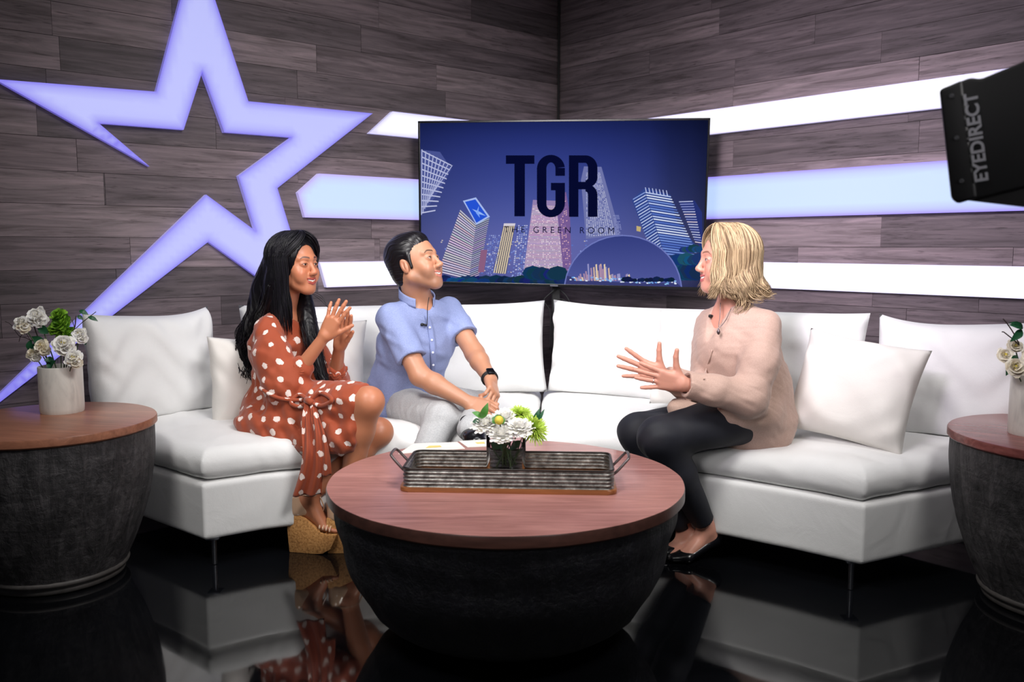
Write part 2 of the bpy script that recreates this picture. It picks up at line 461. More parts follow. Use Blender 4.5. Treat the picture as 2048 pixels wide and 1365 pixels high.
# ------------------------------------------------------------------ backlit acrylic star and bars
def inset_poly(P, d):
    P = np.array(P, float); n = len(P); out = []
    area_ = 0.5 * sum(P[i][0] * P[(i + 1) % n][1] - P[(i + 1) % n][0] * P[i][1] for i in range(n)); sg = 1 if area_ > 0 else -1
    for i in range(n):
        a, b, c = P[i - 1], P[i], P[(i + 1) % n]
        e1 = (b - a) / np.linalg.norm(b - a); e2 = (c - b) / np.linalg.norm(c - b)
        n1 = sg * np.array([-e1[1], e1[0]]); n2 = sg * np.array([-e2[1], e2[0]])
        m = n1 + n2; L = max(1e-3, m @ m); v = m * 2 / L * 1.0
        ln = np.linalg.norm(v); 
        if ln > 3.2: v *= 3.2 / ln
        out.append(b + v * d)
    return out
def lit_sign(name, pts2, D, N, col_in, col_out, strength, depth=0.028, d=0.022, label=None, group=None, side_srgb=(205, 205, 225)):
    """pts2: (u,z) on the wall. One acrylic light box: body (sides) + a lit face"""
    o = thing(name, label, 'wall light', (*(CR + D * np.mean([p[0] for p in pts2])), )[0:3], 0, group)
    to3 = lambda p, h: CR + D * p[0] + np.array([0, 0, p[1]]) + N * h
    n = len(pts2); inn = inset_poly(pts2, d)
    # sides
    bm = bmesh.new(); A = [bm.verts.new(to3(p, 0.001)) for p in pts2]; B = [bm.verts.new(to3(p, depth)) for p in pts2]
    for i in range(n): bm.faces.new((A[i], A[(i + 1) % n], B[(i + 1) % n], B[i]))
    link('light_box', bmm('light_box', bm), plain_side(side_srgb, col_out), o)
    # face: fine triangulation through a grid so that the falloff towards the rim can be told per vertex
    P = np.array(pts2, float); mn = P.min(0); mx = P.max(0)
    bm = bmesh.new(); vs = [bm.verts.new((p[0], p[1], 0)) for p in pts2]; f = bm.faces.new(vs); f.normal_update()
    bmesh.ops.triangulate(bm, faces=[f])
    st = 0.03
    for ax in (0, 1):
        x = mn[ax] + st
        while x < mx[ax]:
            co = [0, 0, 0]; co[ax] = x; no = [0, 0, 0]; no[ax] = 1
            bmesh.ops.bisect_plane(bm, geom=bm.verts[:] + bm.edges[:] + bm.faces[:], plane_co=co, plane_no=no, dist=1e-6); x += st
    me = bmm('lit_face', bm); V = np.empty(len(me.vertices) * 3, np.float32); me.vertices.foreach_get('co', V); V = V.reshape(-1, 3)
    dist = np.full(len(V), 9.0)
    for i in range(n):
        a = P[i]; b = P[(i + 1) % n]; ab = b - a; tt = np.clip(((V[:, :2] - a) @ ab) / (ab @ ab), 0, 1)
        dist = np.minimum(dist, np.linalg.norm(V[:, :2] - a - tt[:, None] * ab, axis=1))
    X = np.array([to3(v, depth) for v in V]).astype(np.float32); me.vertices.foreach_set('co', X.ravel()); 
    at = me.attributes.new('rim', 'FLOAT', 'POINT'); at.data.foreach_set('value', np.clip(dist / (d * 2.2), 0, 1).astype(np.float32))
    me.update()
    t = NT('lit_acrylic'); a_ = t.n('ShaderNodeAttribute'); a_.attribute_name = 'rim'
    c = t.ramp(a_.outputs['Fac'], [(0.0, s2l(col_out)), (0.35, tuple((x + y) / 2 for x, y in zip(s2l(col_out), s2l(col_in)))), (1.0, s2l(col_in))])
    t.b.inputs['Base Color'].default_value = (0.1, 0.1, 0.12, 1); t.b.inputs['Roughness'].default_value = 0.35
    t.l(c, t.b.inputs['Emission Color']); t.b.inputs['Emission Strength'].default_value = strength
    link('lit_face', me, t.m, o); return o
_side = {}
def plain_side(c, c2):
    k = (c, c2)
    if k not in _side:
        t = NT('acrylic_edge'); t.b.inputs['Base Color'].default_value = (*s2l((200, 200, 215)), 1); t.b.inputs['Roughness'].default_value = 0.4
        t.b.inputs['Emission Color'].default_value = (*s2l(c2), 1); t.b.inputs['Emission Strength'].default_value = 0.45; _side[k] = t.m
    return _side[k]
star_px = [(-14, 160), (308, 185), (387, -115), (492, 204), (740, 228), (550, 377), (631, 641), (412, 484), (-90, 870), (408, 390), (506, 462), (472, 353), (578, 276), (444, 266), (400, 145), (363, 261), (194, 248), (295, 334)]
star = [ju(x, y, DL, NL) for x, y in star_px]
lit_sign('lit_star', star, DL, NL, (184, 188, 250), (122, 112, 236), 0.95, 0.03, 0.022, 'large backlit open star outline in pale violet on the left plank wall')
gz = dict(top=(ju(1700, 182.5, DR, NR)[1], ju(1650, 244, DR, NR)[1]))
zt1, zt0 = 2.030, 1.890; zm1, zm0 = 1.645, 1.402; zb1, zb0 = 1.155, 1.012
def uL(x, y): return ju(x, y, DL, NL)[0]
lit_sign('light_bar', [(0.02, zt1), (uL(780, 234), zt1), (uL(733, 275), zt0), (0.02, zt0)], DL, NL, (246, 248, 255), (205, 200, 255), 1.15, label='upper white light bar on the left wall, slanted end beside the star')
lit_sign('light_bar', [(0.02, zm1), (uL(633, 353), zm1), (uL(591, 388), (zm0 * .45 + zm1 * .55)), (uL(605, 437), zm0), (0.02, zm0)], DL, NL, (192, 216, 252), (184, 166, 246), 1.0, label='wide middle pale blue light bar on the left wall with a pointed end')
lit_sign('light_bar', [(0.02, zb1), (uL(634, 521), zb1), (uL(648, 568), zb0), (0.02, zb0)], DL, NL, (248, 250, 255), (215, 208, 255), 1.2, label='lowest white light bar on the left wall, behind the two left people')
lit_sign('light_bar', [(0.02, zt1), (2.9, zt1), (2.9, zt0), (0.02, zt0)], DR, NR, (250, 250, 255), (214, 208, 255), 1.25, label='upper white light bar on the right wall above the others')
lit_sign('light_bar', [(0.02, zm1), (3.2, zm1 - 0.0), (3.3, zm0), (0.02, zm0)], DR, NR, (190, 214, 252), (150, 130, 242), 1.0, label='wide pale blue middle light bar on the right wall')
lit_sign('light_bar', [(0.02, zb1), (3.4, zb1), (3.4, zb0), (0.02, zb0)], DR, NR, (252, 253, 255), (222, 216, 255), 1.3, label='lowest white light bar on the right wall behind the blonde woman')
# ------------------------------------------------------------------ sofa
def fabric_white(name, c=(232, 230, 226), bump=0.12):
    t = NT(name); cc = s2l(c)
    n = t.noise(t.coords(), 6, 3)
    t.l(t.ramp(n, [(0.3, tuple(v * 0.95 for v in cc)), (0.7, cc)]), t.b.inputs['Base Color'])
    t.b.inputs['Roughness'].default_value = 0.85; t.b.inputs['Sheen Weight'].default_value = 0.15
    a = t.noise(t.coords(), 350, 2); b = t.noise(t.coords(), 7, 3, 0.5, 0.8)
    t.bump(t.math('ADD', t.math('MULTIPLY', a, 0.12), b), bump, 0.012); return t.m
M_SOFA = fabric_white('white_sofa_canvas', (230, 230, 229), 0.3); M_PIL = fabric_white('cream_pillow_linen', (228, 224, 218), 0.3)
M_STEEL = plain('brushed_steel_leg', (150, 152, 158), 0.3, 1.0)
def polysdf(pts):
    P = np.array(pts, float); n = len(P)
    def f(q):
        d = np.full(q.shape[:-1], 1e9); s = np.ones(q.shape[:-1])
        for i in range(n):
            a = P[i]; b = P[i - 1]; e = b - a; w = q - a
            t = np.clip((w @ e) / (e @ e), 0, 1); dd = w - t[..., None] * e; d = np.minimum(d, (dd ** 2).sum(-1))
            c1 = q[..., 1] >= a[1]; c2 = q[..., 1] < b[1]; c3 = e[0] * w[..., 1] > e[1] * w[..., 0]
            fl = (c1 & c2 & c3) | (~c1 & ~c2 & ~c3); s = np.where(fl, -s, s)
        return s * np.sqrt(d)
    return f, P.min(0), P.max(0)
def slab(pts, z0, z1, rad, crown=0.0, lift=None):
    f2, lo, hi = polysdf(pts)
    def f(p):
        d2 = f2(p[..., :2]); ins = np.clip(-d2 / 0.25, 0, 1); top = z1 + crown * (ins * (2 - ins))
        if lift is not None: top = top + lift(p)
        zc = (z0 + top) / 2; hh = (top - z0) / 2
        q1 = d2 + rad; q2 = np.abs(p[..., 2] - zc) - hh + rad
        return np.sqrt(np.maximum(q1, 0) ** 2 + np.maximum(q2, 0) ** 2) + np.minimum(np.maximum(q1, q2), 0) - rad
    return f, np.array([*lo, z0 - .02]), np.array([*hi, z1 + crown + .06])
frontL = [(-1.19, 3.30), (-1.0, 3.425), (-.75, 3.535), (-.45, 3.63), (-.15, 3.685), (.095, 3.70)]
backL = [(.165, 4.86), (-.6, 4.72), (-1.42, 4.42), (-1.93, 3.90)]
frontR = [(.105, 3.70), (.42, 3.60), (.64, 3.49), (.85, 3.345), (1.05, 3.20), (1.25, 3.035)]
backR = [(2.03, 3.42), (1.60, 3.90), (.85, 4.62), (.175, 4.86)]
def sink(spots):
    def f(p):
        o = 0
        for x, y, r, a in spots: o = o - a * np.exp(-((p[..., 0] - x) ** 2 + (p[..., 1] - y) ** 2) / r ** 2)
        return o
    return f
def shrink(pts, d):
    c = np.mean(pts, 0); return [tuple(np.array(p) + nz(c - np.array(p)) * d) for p in pts]
def back_cushion(parent, A, B, h, thick, z0, lean, bow, seed, label=None):
    """box-edge cushion standing on the seat between plan points A and B (front bottom edge)"""
    A = np.array([*A, 0.0]); B = np.array([*B, 0.0]); L = np.linalg.norm(B - A); ax = (B - A) / L
    nb = np.array([-ax[1], ax[0], 0]);  # backwards
    if nb[1] < 0: nb = -nb
    nu, nv = 56, 30; rs = np.random.default_rng(seed); ph = rs.uniform(0, 6.28, 8)
    u = np.linspace(-1, 1, nu); v = np.linspace(-1, 1, nv); U, Vv = np.meshgrid(u, v, indexing='ij')
    e = (1 - np.abs(U) ** 6) ** (1 / 2.6) * (1 - np.abs(Vv) ** 4) ** (1 / 2.4)
    px = U * (L / 2) * (1 - 0.025 * (1 - Vv ** 2) * 1.0) ; pz = (Vv + 1) * h / 2
    # corners pulled up, top sagging a little between them
    pz = pz + (Vv > 0) * Vv * (0.018 * U ** 4 - 0.012 * (1 - U ** 2)) + 0.006 * np.sin(3 * U + ph[0]) * (Vv + 1) / 2
    wr = 1.7 * (0.0035 * np.sin(18 * U + 6 * np.sin(3 * Vv + ph[1]) + ph[2]) * np.abs(U) ** 3 + 0.003 * np.sin(9 * Vv + 4 * np.sin(4 * U + ph[3])) + 0.004 * np.sin(5 * U + 3 * Vv + ph[4]))
    out = []
    for sgn in (-1, 1):
        dep = sgn * thick / 2 * e + wr * (e > 0.02)
        back = thick / 2 + dep + pz * math.sin(lean) + bow * (1 - U ** 2)
        P = ((A + B) / 2)[None, None] + px[..., None] * ax + back[..., None] * nb + (z0 + pz * math.cos(lean))[..., None] * np.array([0, 0, 1.0])
        out.append(P)
    V = np.concatenate([o.reshape(-1, 3) for o in out]); i = np.arange(nu - 1)[:, None]; j = np.arange(nv - 1)[None]
    q = np.stack([i * nv + j, (i + 1) * nv + j, (i + 1) * nv + j + 1, i * nv + j + 1], -1).reshape(-1, 4)
    me = npmesh('back_cushion', V, np.concatenate([q, q[:, ::-1] + nu * nv])); bm = bmesh.new(); bm.from_mesh(me)
    bmesh.ops.remove_doubles(bm, verts=bm.verts, dist=0.0008); bmesh.ops.recalc_face_normals(bm, faces=bm.faces); bm.to_mesh(me); bm.free()
    me.polygons.foreach_set('use_smooth', np.ones(len(me.polygons), bool))
    o = link('back_cushion', me, M_SOFA, parent)
    if label: o['label'] = label
    return o
def sofa_half(label, front, back, seed, lift, legs, seam_side):
    base = thing('sofa_section', label, 'sofa', (np.mean([p[0] for p in front]), np.mean([p[1] for p in front]) + .3, 0))
    poly = front + back
    B = Sdf(); B.add(slab(poly, 0.11, 0.336, 0.016), 0.001); V, Q = B.mesh(0.0085); link('sofa_base', npmesh('sofa_base', V, Q), M_SOFA, base)
    S = Sdf(); S.add(slab(shrink(poly, 0.0), 0.338, 0.455, 0.052, 0.03, lift), 0.001)
    S.noise = folds([((1, .3, 0), .35), ((.2, 1, .1), .22), ((1, 1, .6), .13)], 0.0055, seed)
    V, Q = S.mesh(0.010); link('seat_cushion', npmesh('seat_cushion', V, Q), M_SOFA, base)
    for x, y in legs:
        bm = bmesh.new(); bmesh.ops.create_cone(bm, cap_ends=True, segments=14, radius1=0.009, radius2=0.011, depth=0.108, matrix=Matrix.Translation((x, y, 0.056)))
        box_bm((0.05, 0.05, 0.004), (x, y, 0.108), bm=bm)
        link('leg', bmm('leg', bm, auto=40), M_STEEL, base)
    return base
liftL = sink([(-1.0, 3.75, .2, .02), (-.5, 4.1, .22, .025)]); liftR = sink([(.95, 3.5, .2, .02)])
sl = sofa_half('left half of the white sectional sofa, with a woman and a man sitting on it', frontL, backL, 11, liftL, [(-1.17, 3.345), (-1.80, 3.86), (.04, 3.80), (.1, 4.75), (-1.38, 4.35), (-.5, 3.68)], True)
sr = sofa_half('right half of the white sectional sofa, under the blonde woman', frontR, backR, 12, liftR, [(1.235, 3.09), (1.93, 3.43), (.17, 3.80), (.24, 4.75), (1.55, 3.85), (.62, 3.56)], False)
back_cushion(sl, (-1.72, 3.66), (-1.34, 4.12), .475, .19, .47, .14, .01, 1)
back_cushion(sl, (-1.30, 4.14), (.212, 4.515), .475, .20, .475, .12, .06, 2)
back_cushion(sr, (.128, 4.56), (1.43, 3.60), .475, .20, .475, .12, .09, 3)
back_cushion(sr, (1.48, 3.60), (2.02, 3.26), .475, .19, .47, .14, .01, 4)

def pillow(name, label, c, w, h, t, xdir, updir, seed, group=None):
    nu = 44; u = np.linspace(-1, 1, nu); U, V_ = np.meshgrid(u, u, indexing='ij'); rs = np.random.default_rng(seed); ph = rs.uniform(0, 6.28, 8)
    e = ((1 - U ** 4) * (1 - V_ ** 4)) ** 0.5
    pin = 1 - 0.09 * (1 - np.abs(V_) ** 2) * 0 ; sx = 1 - 0.07 * (1 - V_ ** 2) ; sy = 1 - 0.07 * (1 - U ** 2)
    x = U * w / 2 * (0.93 + 0.07 * V_ ** 2 * 1.0); y = V_ * h / 2 * (0.93 + 0.07 * U ** 2)
    X = nz(xdir); Yv = np.array(updir, float); Yv = nz(Yv - (Yv @ X) * X); Z = np.cross(X, Yv)
    wr = 0.005 * np.sin(14 * U + 5 * np.sin(2.5 * V_ + ph[1]) + ph[2]) * (np.abs(U) ** 2) + 0.005 * np.sin(11 * V_ + 4 * np.sin(3 * U + ph[3])) * np.abs(V_) ** 1.5 + 0.004 * np.sin(6 * (U + V_) + ph[4])
    VV = []
    for s in (-1, 1):
        z = s * t / 2 * e + wr * np.minimum(1, e * 3)
        VV.append((np.array(c)[None, None] + x[..., None] * X + y[..., None] * Yv + z[..., None] * Z).reshape(-1, 3))
    i = np.arange(nu - 1)[:, None]; j = np.arange(nu - 1)[None]
    q = np.stack([i * nu + j, (i + 1) * nu + j, (i + 1) * nu + j + 1, i * nu + j + 1], -1).reshape(-1, 4)
    me = npmesh(name, np.concatenate(VV), np.concatenate([q, q[:, ::-1] + nu * nu])); bm = bmesh.new(); bm.from_mesh(me)
    bmesh.ops.remove_doubles(bm, verts=bm.verts, dist=0.0008); bmesh.ops.recalc_face_normals(bm, faces=bm.faces); bm.to_mesh(me); bm.free()
    me.polygons.foreach_set('use_smooth', np.ones(len(me.polygons), bool))
    o = link(name, me, M_PIL); tag(o, label, 'pillow', group or 'throw pillows on the white sofa')
    # move origin to the pillow itself
    me.transform(Matrix.Translation(-Vector(c))); o.location = c; return o
pillow('throw_pillow', 'plump white throw pillow leaning right of the blonde woman', W(1708, 780, 3.42), .47, .43, .18, (.78, -.60, -.13), (.30, .26, .91), 5)
pillow('throw_pillow', 'white throw pillow half hidden behind the blonde woman', W(1402, 722, 3.95), .47, .44, .15, (.80, -.60, 0), (.1, .18, 1), 6)
pillow('throw_pillow', 'white throw pillow behind the long black hair of the woman in orange', W(505, 764, 3.98), .40, .42, .15, (.75, .62, -.06), (-.10, .2, 1), 7)
pillow('throw_pillow', 'white throw pillow between the woman in orange and the man', W(640, 725, 4.18), .44, .42, .15, (.95, .25, -.05), (.05, .2, 1), 8)

# ------------------------------------------------------------------ tables
def table_wood(name, c1, c2, rot=0.0, gloss=0.32):
    t = NT(name)
    tc = t.n('ShaderNodeTexCoord'); mp = t.n('ShaderNodeMapping'); mp.inputs['Rotation'].default_value = (0, 0, rot); t.l(tc.outputs['Object'], mp.inputs[0])
    m2 = t.n('ShaderNodeMapping'); m2.inputs['Scale'].default_value = (1.3, 17, 17); t.l(mp.outputs[0], m2.inputs[0])
    n1 = t.noise(m2.outputs[0], 1.6, 6, 0.6, 1.1); n3 = t.noise(mp.outputs[0], 2.2, 3)
    m3 = t.n('ShaderNodeMapping'); m3.inputs['Scale'].default_value = (7, 90, 90); t.l(mp.outputs[0], m3.inputs[0]); n2 = t.noise(m3.outputs[0], 1, 3)
    c = t.ramp(n1, [(0.28, s2l(c1)), (0.55, tuple((a + b) / 2 for a, b in zip(s2l(c1), s2l(c2)))), (0.75, s2l(c2))])
    c = t.mix(t.ramp(n3, [(0.4, (0, 0, 0)), (0.65, (.45, .45, .45))]), c, s2l(tuple(min(255, v * 1.06) for v in c2)))
    c = t.mix(0.3, c, t.mix(1.0, c, t.ramp(n2, [(0.3, (.45, .4, .4)), (0.6, (1.1, 1.1, 1.1))]), 'MULTIPLY'))
    kn = t.ramp(t.noise(mp.outputs[0], 7, 2), [(0.2, (.35, .3, .3)), (0.3, (1, 1, 1))]); c = t.mix(1.0, c, kn, 'MULTIPLY')
    t.l(c, t.b.inputs['Base Color']); t.b.inputs['Roughness'].default_value = gloss
    t.bump(n1, 0.08, 0.003); return t.m
def bark(name, lo, hi):
    t = NT(name); tc = t.n('ShaderNodeTexCoord'); m = t.n('ShaderNodeMapping'); m.inputs['Scale'].default_value = (14, 14, 2.2); t.l(tc.outputs['Object'], m.inputs[0])
    n1 = t.noise(m.outputs[0], 1.0, 8, 0.7, 1.5); n2 = t.noise(tc.outputs['Object'], 45, 6, 0.7, 0.6)
    m2 = t.n('ShaderNodeMapping'); m2.inputs['Scale'].default_value = (3, 3, 16); t.l(tc.outputs['Object'], m2.inputs[0]); n3 = t.noise(m2.outputs[0], 1.5, 5, 0.6, 1.0)
    h = t.math('ADD', t.math('ADD', n1, t.math('MULTIPLY', n2, 0.6)), t.math('MULTIPLY', n3, 0.35))
    t.l(t.ramp(t.math('MULTIPLY', h, 0.51), [(0.38, s2l(lo)), (0.5, s2l(tuple((a + b) / 2 for a, b in zip(lo, hi)))), (0.64, s2l(hi))]), t.b.inputs['Base Color'])
    t.b.inputs['Roughness'].default_value = 0.55; t.bump(h, 0.9, 0.012); return t.m
M_TOP = table_wood('reddish_walnut_top', (146, 96, 90), (202, 146, 138)); M_BOWL = bark('charred_dark_wood', (8, 8, 13), (34, 33, 42))
M_BARREL = bark('carved_grey_wood', (22, 21, 23), (104, 100, 102)); M_RING = plain('pale_worn_rim', (84, 80, 78), 0.5, 0, 0.3, 25, 0.3, 60)
M_BAND = table_wood('dark_wood_edge', (52, 34, 30), (86, 56, 48))
def top_disc(r, h, z, name, mat, parent, loc):
    b = 0.006; V, Q = lathe([(0.0005, z), (r - b, z), (r, z + b), (r, z + h - b), (r - b * .35, z + h - b * .2), (r - b, z + h), (0.0005, z + h)], 128, fn=lambda th, Z: 1 + 0.0015 * np.sin(7 * th) + 0.001 * np.sin(19 * th + 1))
    V = V + np.array(loc); me = npmesh(name, V, Q); me.set_sharp_from_angle(angle=radians(35))
    return link(name, me, mat, parent)
tp = thing('coffee_table', 'large round coffee table, reddish wood top on a dark bowl shaped base', 'table', (-.02, 2.815, 0))
tl = (-.02, 2.815, 0)
ttop = top_disc(.578, .04, .45, 'table_top', M_TOP, tp, tl); ttop.data.materials.append(M_BAND)
for p in ttop.data.polygons:
    if p.normal.z < .6: p.material_index = 1
prof = [(0.02, 0.0), (.27, 0.0), (.30, .008)]
_h = [.008, .03, .08, .17, .27, .36, .449]; _r = [.30, .352, .425, .49, .525, .545, .556]
for z in np.linspace(.02, .449, 26): prof.append((float(np.interp(z, _h, _r)) - .004 * math.cos(z * 40), z))
prof += [(.50, .4495), (.02, .4495)]
V, Q = lathe(prof, 160, fn=lambda th, Z: 1 + 0.0022 * np.sin(26 * th + 2 * np.sin(6 * Z * 3)) + 0.002 * np.sin(11 * th + Z * 9))
me = npmesh('bowl_base', V + np.array(tl), Q); me.set_sharp_from_angle(angle=radians(50)); link('bowl_base', me, M_BOWL, tp)
def barrel(label, c, r, h, topmat):
    b = thing('side_table', label, 'table', (*c, 0)); L = (*c, 0)
    top_disc(r, .034, h - .034, 'table_top', topmat, b, L)
    pr = [(0.02, .045), (r * .66, .045)]
    for z in np.linspace(.05, h - .036, 24):
        s = (z - .05) / (h - .086); pr.append((r * (.66 + .31 * (1 - (1 - s) ** 2.0) + 0.012 * math.sin(s * pi)), z))
    pr += [(r * .9, h - .035), (.02, h - .035)]
    V, Q = lathe(pr, 180, fn=lambda th, Z: 1 + 0.004 * np.abs(np.sin(9 * th + .6 * np.sin(3 * Z * 2))) ** .5 + 0.0025 * np.sin(31 * th + 4 * np.sin(9 * Z)) + 0.002 * np.sin(40 * Z + 3 * np.sin(5 * th)))
    me = npmesh('barrel_body', V + np.array(L), Q); me.set_sharp_from_angle(angle=radians(50)); link('barrel_body', me, M_BARREL, b)
    V, Q = lathe([(.02, 0), (r * .60, 0), (r * .635, .006), (r * .64, .02), (r * .625, .028), (r * .67, .034), (r * .68, .044), (r * .66, .052), (.02, .052)], 96)
    link('foot_ring', npmesh('foot_ring', V + np.array(L), Q), M_RING, b); return b
M_TOPL = table_wood('warm_walnut_top', (124, 78, 60), (186, 126, 98), 0.2); M_TOPR = table_wood('polished_rosewood_top', (104, 52, 50), (170, 104, 98), 0.7, 0.22)
barrel('round barrel shaped side table of carved dark wood at the left end of the sofa', (-1.735, 3.245), .375, .60, M_TOPL)
barrel('round barrel shaped side table of carved dark wood at the right end of the sofa', (1.925, 2.985), .378, .60, M_TOPR)

# ------------------------------------------------------------------ television on its stand
TVC = np.array([.27, 5.137, 1.483]); ya, ro, ti = .1834, .0146, .0487
r_ = np.array([cos(ya), -sin(ya), 0]); n_ = np.array([-sin(ya), -cos(ya), 0]); u_ = np.array([0, 0, 1.0]); u2 = u_ * cos(ti) + n_ * sin(ti)
TR = r_ * cos(ro) - u2 * sin(ro); TU = u2 * cos(ro) + r_ * sin(ro); TN = np.cross(TR, TU); TN = TN if TN[1] < 0 else -TN
TM = Matrix(((TR[0], TU[0], TN[0], TVC[0]), (TR[1], TU[1], TN[1], TVC[1]), (TR[2], TU[2], TN[2], TVC[2]), (0, 0, 0, 1)))
tv = thing('television', 'large flat screen television with a night skyline and big letters, standing in the corner', 'television', (.27, 5.2, 0))
tw, thh = .8375, .4785; M_BLK = plain('gloss_black_plastic', (12, 12, 15), 0.22); M_BLKM = plain('matt_black_plastic', (16, 16, 18), 0.6)
bm = bmesh.new()
for c, s in (((0, thh - .006, 0), (2 * tw, .012, .018)), ((0, -thh + .009, 0), (2 * tw, .018, .018)), ((-tw + .006, 0, 0), (.012, 2 * thh, .018)), ((tw - .006, 0, 0), (.012, 2 * thh, .018))):
    box_bm(s, (c[0], c[1], -.002), .002, 2, bm, TM)
link('bezel', bmm('bezel', bm), M_BLK, tv)
bm = box_bm((2 * tw - .01, 2 * thh - .01, .03), (0, 0, -.03), .006, 2, mat=TM); box_bm((.9, .5, .03), (0, -.05, -.055), .008, 2, bm, TM); link('back_panel', bmm('back_panel', bm), M_BLKM, tv)
bm = box_bm((.046, .006, .002), (-.02, -thh + .008, .008), 0, 1, mat=TM); link('badge', bmm('badge', bm), plain('silver_badge', (150, 150, 160), .3, .8), tv)
# ---- the flat picture on the screen
class Pic:
    def __init__(s): s.V = []; s.F = []; s.C = []; s.k = 0
    def uv(s, x, y):
        q = WP(x, y, TVC, TN) - TVC; return float(q @ TR), float(q @ TU)
    def poly(s, pts, col, raw=False, z=None):
        if z is None: s.k += 1
        o = len(s.V); zz = .0008 + s.k * 4e-6 if z is None else z
        cols = col if isinstance(col, list) else [col] * len(pts)
        for p, c in zip(pts, cols):
            a, b = (p if raw else s.uv(*p)); a = max(-tw + .012, min(tw - .012, a)); b = max(-thh + .018, min(thh - .012, b))
            s.V.append(TVC + TR * a + TU * b + TN * zz); s.C.append(s2l(c))
        s.F.append(tuple(range(o, o + len(pts))))
    def quadgrid(s, q, nu, nv, fn):
        """q: 4 px corners tl,tr,br,bl ; fn(i,j)-> (u0,v0,u1,v1,col) or None"""
        q = [np.array(p, float) for p in q]
        s.k += 1; zz = .0008 + s.k * 4e-6
        B = lambda u, v: tuple((q[0] * (1 - u) + q[1] * u) * (1 - v) + (q[3] * (1 - u) + q[2] * u) * v)
        for i in range(nu):
            for j in range(nv):
                r = fn(i, j)
                if r: u0, v0, u1, v1, c = r; s.poly([B(u0, v0), B(u1, v0), B(u1, v1), B(u0, v1)], c, z=zz)
pc = Pic(); rp = random.Random(4)
sky = [(236, (26, 36, 92)), (300, (44, 56, 128)), (380, (64, 76, 150)), (450, (86, 96, 168)), (500, (104, 108, 176)), (600, (78, 84, 150))]
def skc(x, y):
    for (a, ca), (b, cb) in zip(sky[:-1], sky[1:]):
        if y <= b: t = max(0, (y - a) / (b - a)); c = [p + (q - p) * t for p, q in zip(ca, cb)]; break
    v = 1 - 0.38 * (abs(x - 1080) / 330) ** 2 - (0.10 if x > 1300 else 0)
    return tuple(max(0, min(255, k * v)) for k in c)
for i in range(14):
    for j in range(9):
        x0 = 836 + i * 42; y0 = 236 + j * 40; pc.poly([(x0, y0), (x0 + 42, y0), (x0 + 42, y0 + 40), (x0, y0 + 40)], [skc(x0, y0), skc(x0 + 42, y0), skc(x0 + 42, y0 + 40), skc(x0, y0 + 40)], z=.0006)
def stripes(q, base, line, n, frac=.5, jit=0, vert=False):
    pc.poly(q, base)
    if vert: pc.quadgrid(q, n, 1, lambda i, j: ((i + .2) / n, 0, (i + .2 + frac) / n, 1, line))
    else: pc.quadgrid(q, 1, n, lambda i, j: (0, (j + .2) / n, 1, (j + .2 + frac) / n, tuple(min(255, max(0, v + rp.uniform(-jit, jit))) for v in line)))
def windows(q, nu, nv, cols, p=.7, fw=.6, fh=.5):
    pc.quadgrid(q, nu, nv, lambda i, j: ((i + .2) / nu, (j + .2) / nv, (i + .2 + fw) / nu, (j + .2 + fh) / nv, rp.choice(cols)) if rp.random() < p else None)
# far small lights
for _ in range(260):
    x = rp.uniform(880, 1180); y = rp.uniform(480, 566); c = rp.choice([(120, 140, 215), (150, 165, 230), (200, 190, 190), (90, 120, 200)]); pc.poly([(x, y), (x + rp.uniform(1.5, 4), y), (x + 3, y + 2), (x, y + 2)], c)
# lattice tower leaning in from the left edge
pc.poly([(842, 300), (880, 304), (903, 338), (870, 395), (842, 432)], (74, 84, 148))
for k in range(11): pc.poly([(843, 300 + k * 12.5), (903 - k * 3.2, 330 + k * 9), (903 - k * 3.2, 332.2 + k * 9), (843, 302.4 + k * 12.5)], (196, 200, 232))
for k in range(9): pc.poly([(843 + k * 7.6, 299 + k * 4), (845 + k * 7.6, 299 + k * 4), (844 + k * 3.2, 430 - k * 6), (842 + k * 3.2, 430 - k * 6)], (176, 182, 222))
# striped tower with a slanted blue roof
stripes([(921, 419), (952, 448), (938, 560), (876, 545)], (70, 66, 108), (206, 198, 216), 27, .56, 14)
stripes([(952, 448), (979, 436), (958, 552), (938, 560)], (60, 58, 104), (176, 170, 200), 27, .5, 14)
pc.poly([(926, 402), (952, 395), (980, 434), (953, 450)], (170, 190, 240)); pc.poly([(930, 404), (951, 399), (975, 433), (953, 446)], (38, 84, 214))
pc.poly([(944, 418), (960, 424), (972, 432), (956, 428)], (150, 186, 250)); pc.poly([(958, 412), (952, 426), (960, 436), (957, 424)], (130, 170, 250))
# slim gold tower, blue tower, orange block
stripes([(1008, 447), (1031, 447), (1012, 548), (986, 546)], (60, 56, 90), (222, 206, 176), 6, .58, vert=True); pc.poly([(1008, 447), (1031, 447), (1030, 452), (1007, 452)], (214, 208, 220))
windows([(1036, 450), (1056, 450), (1048, 560), (1022, 560)], 5, 30, [(160, 176, 230), (110, 130, 200), (210, 214, 240)])
pc.poly([(962, 500), (975, 500), (968, 545), (956, 545)], (140, 96, 130))
windows([(978, 470), (1004, 470), (990, 555), (968, 555)], 7, 26, [(120, 140, 210), (170, 184, 236), (90, 110, 190)])
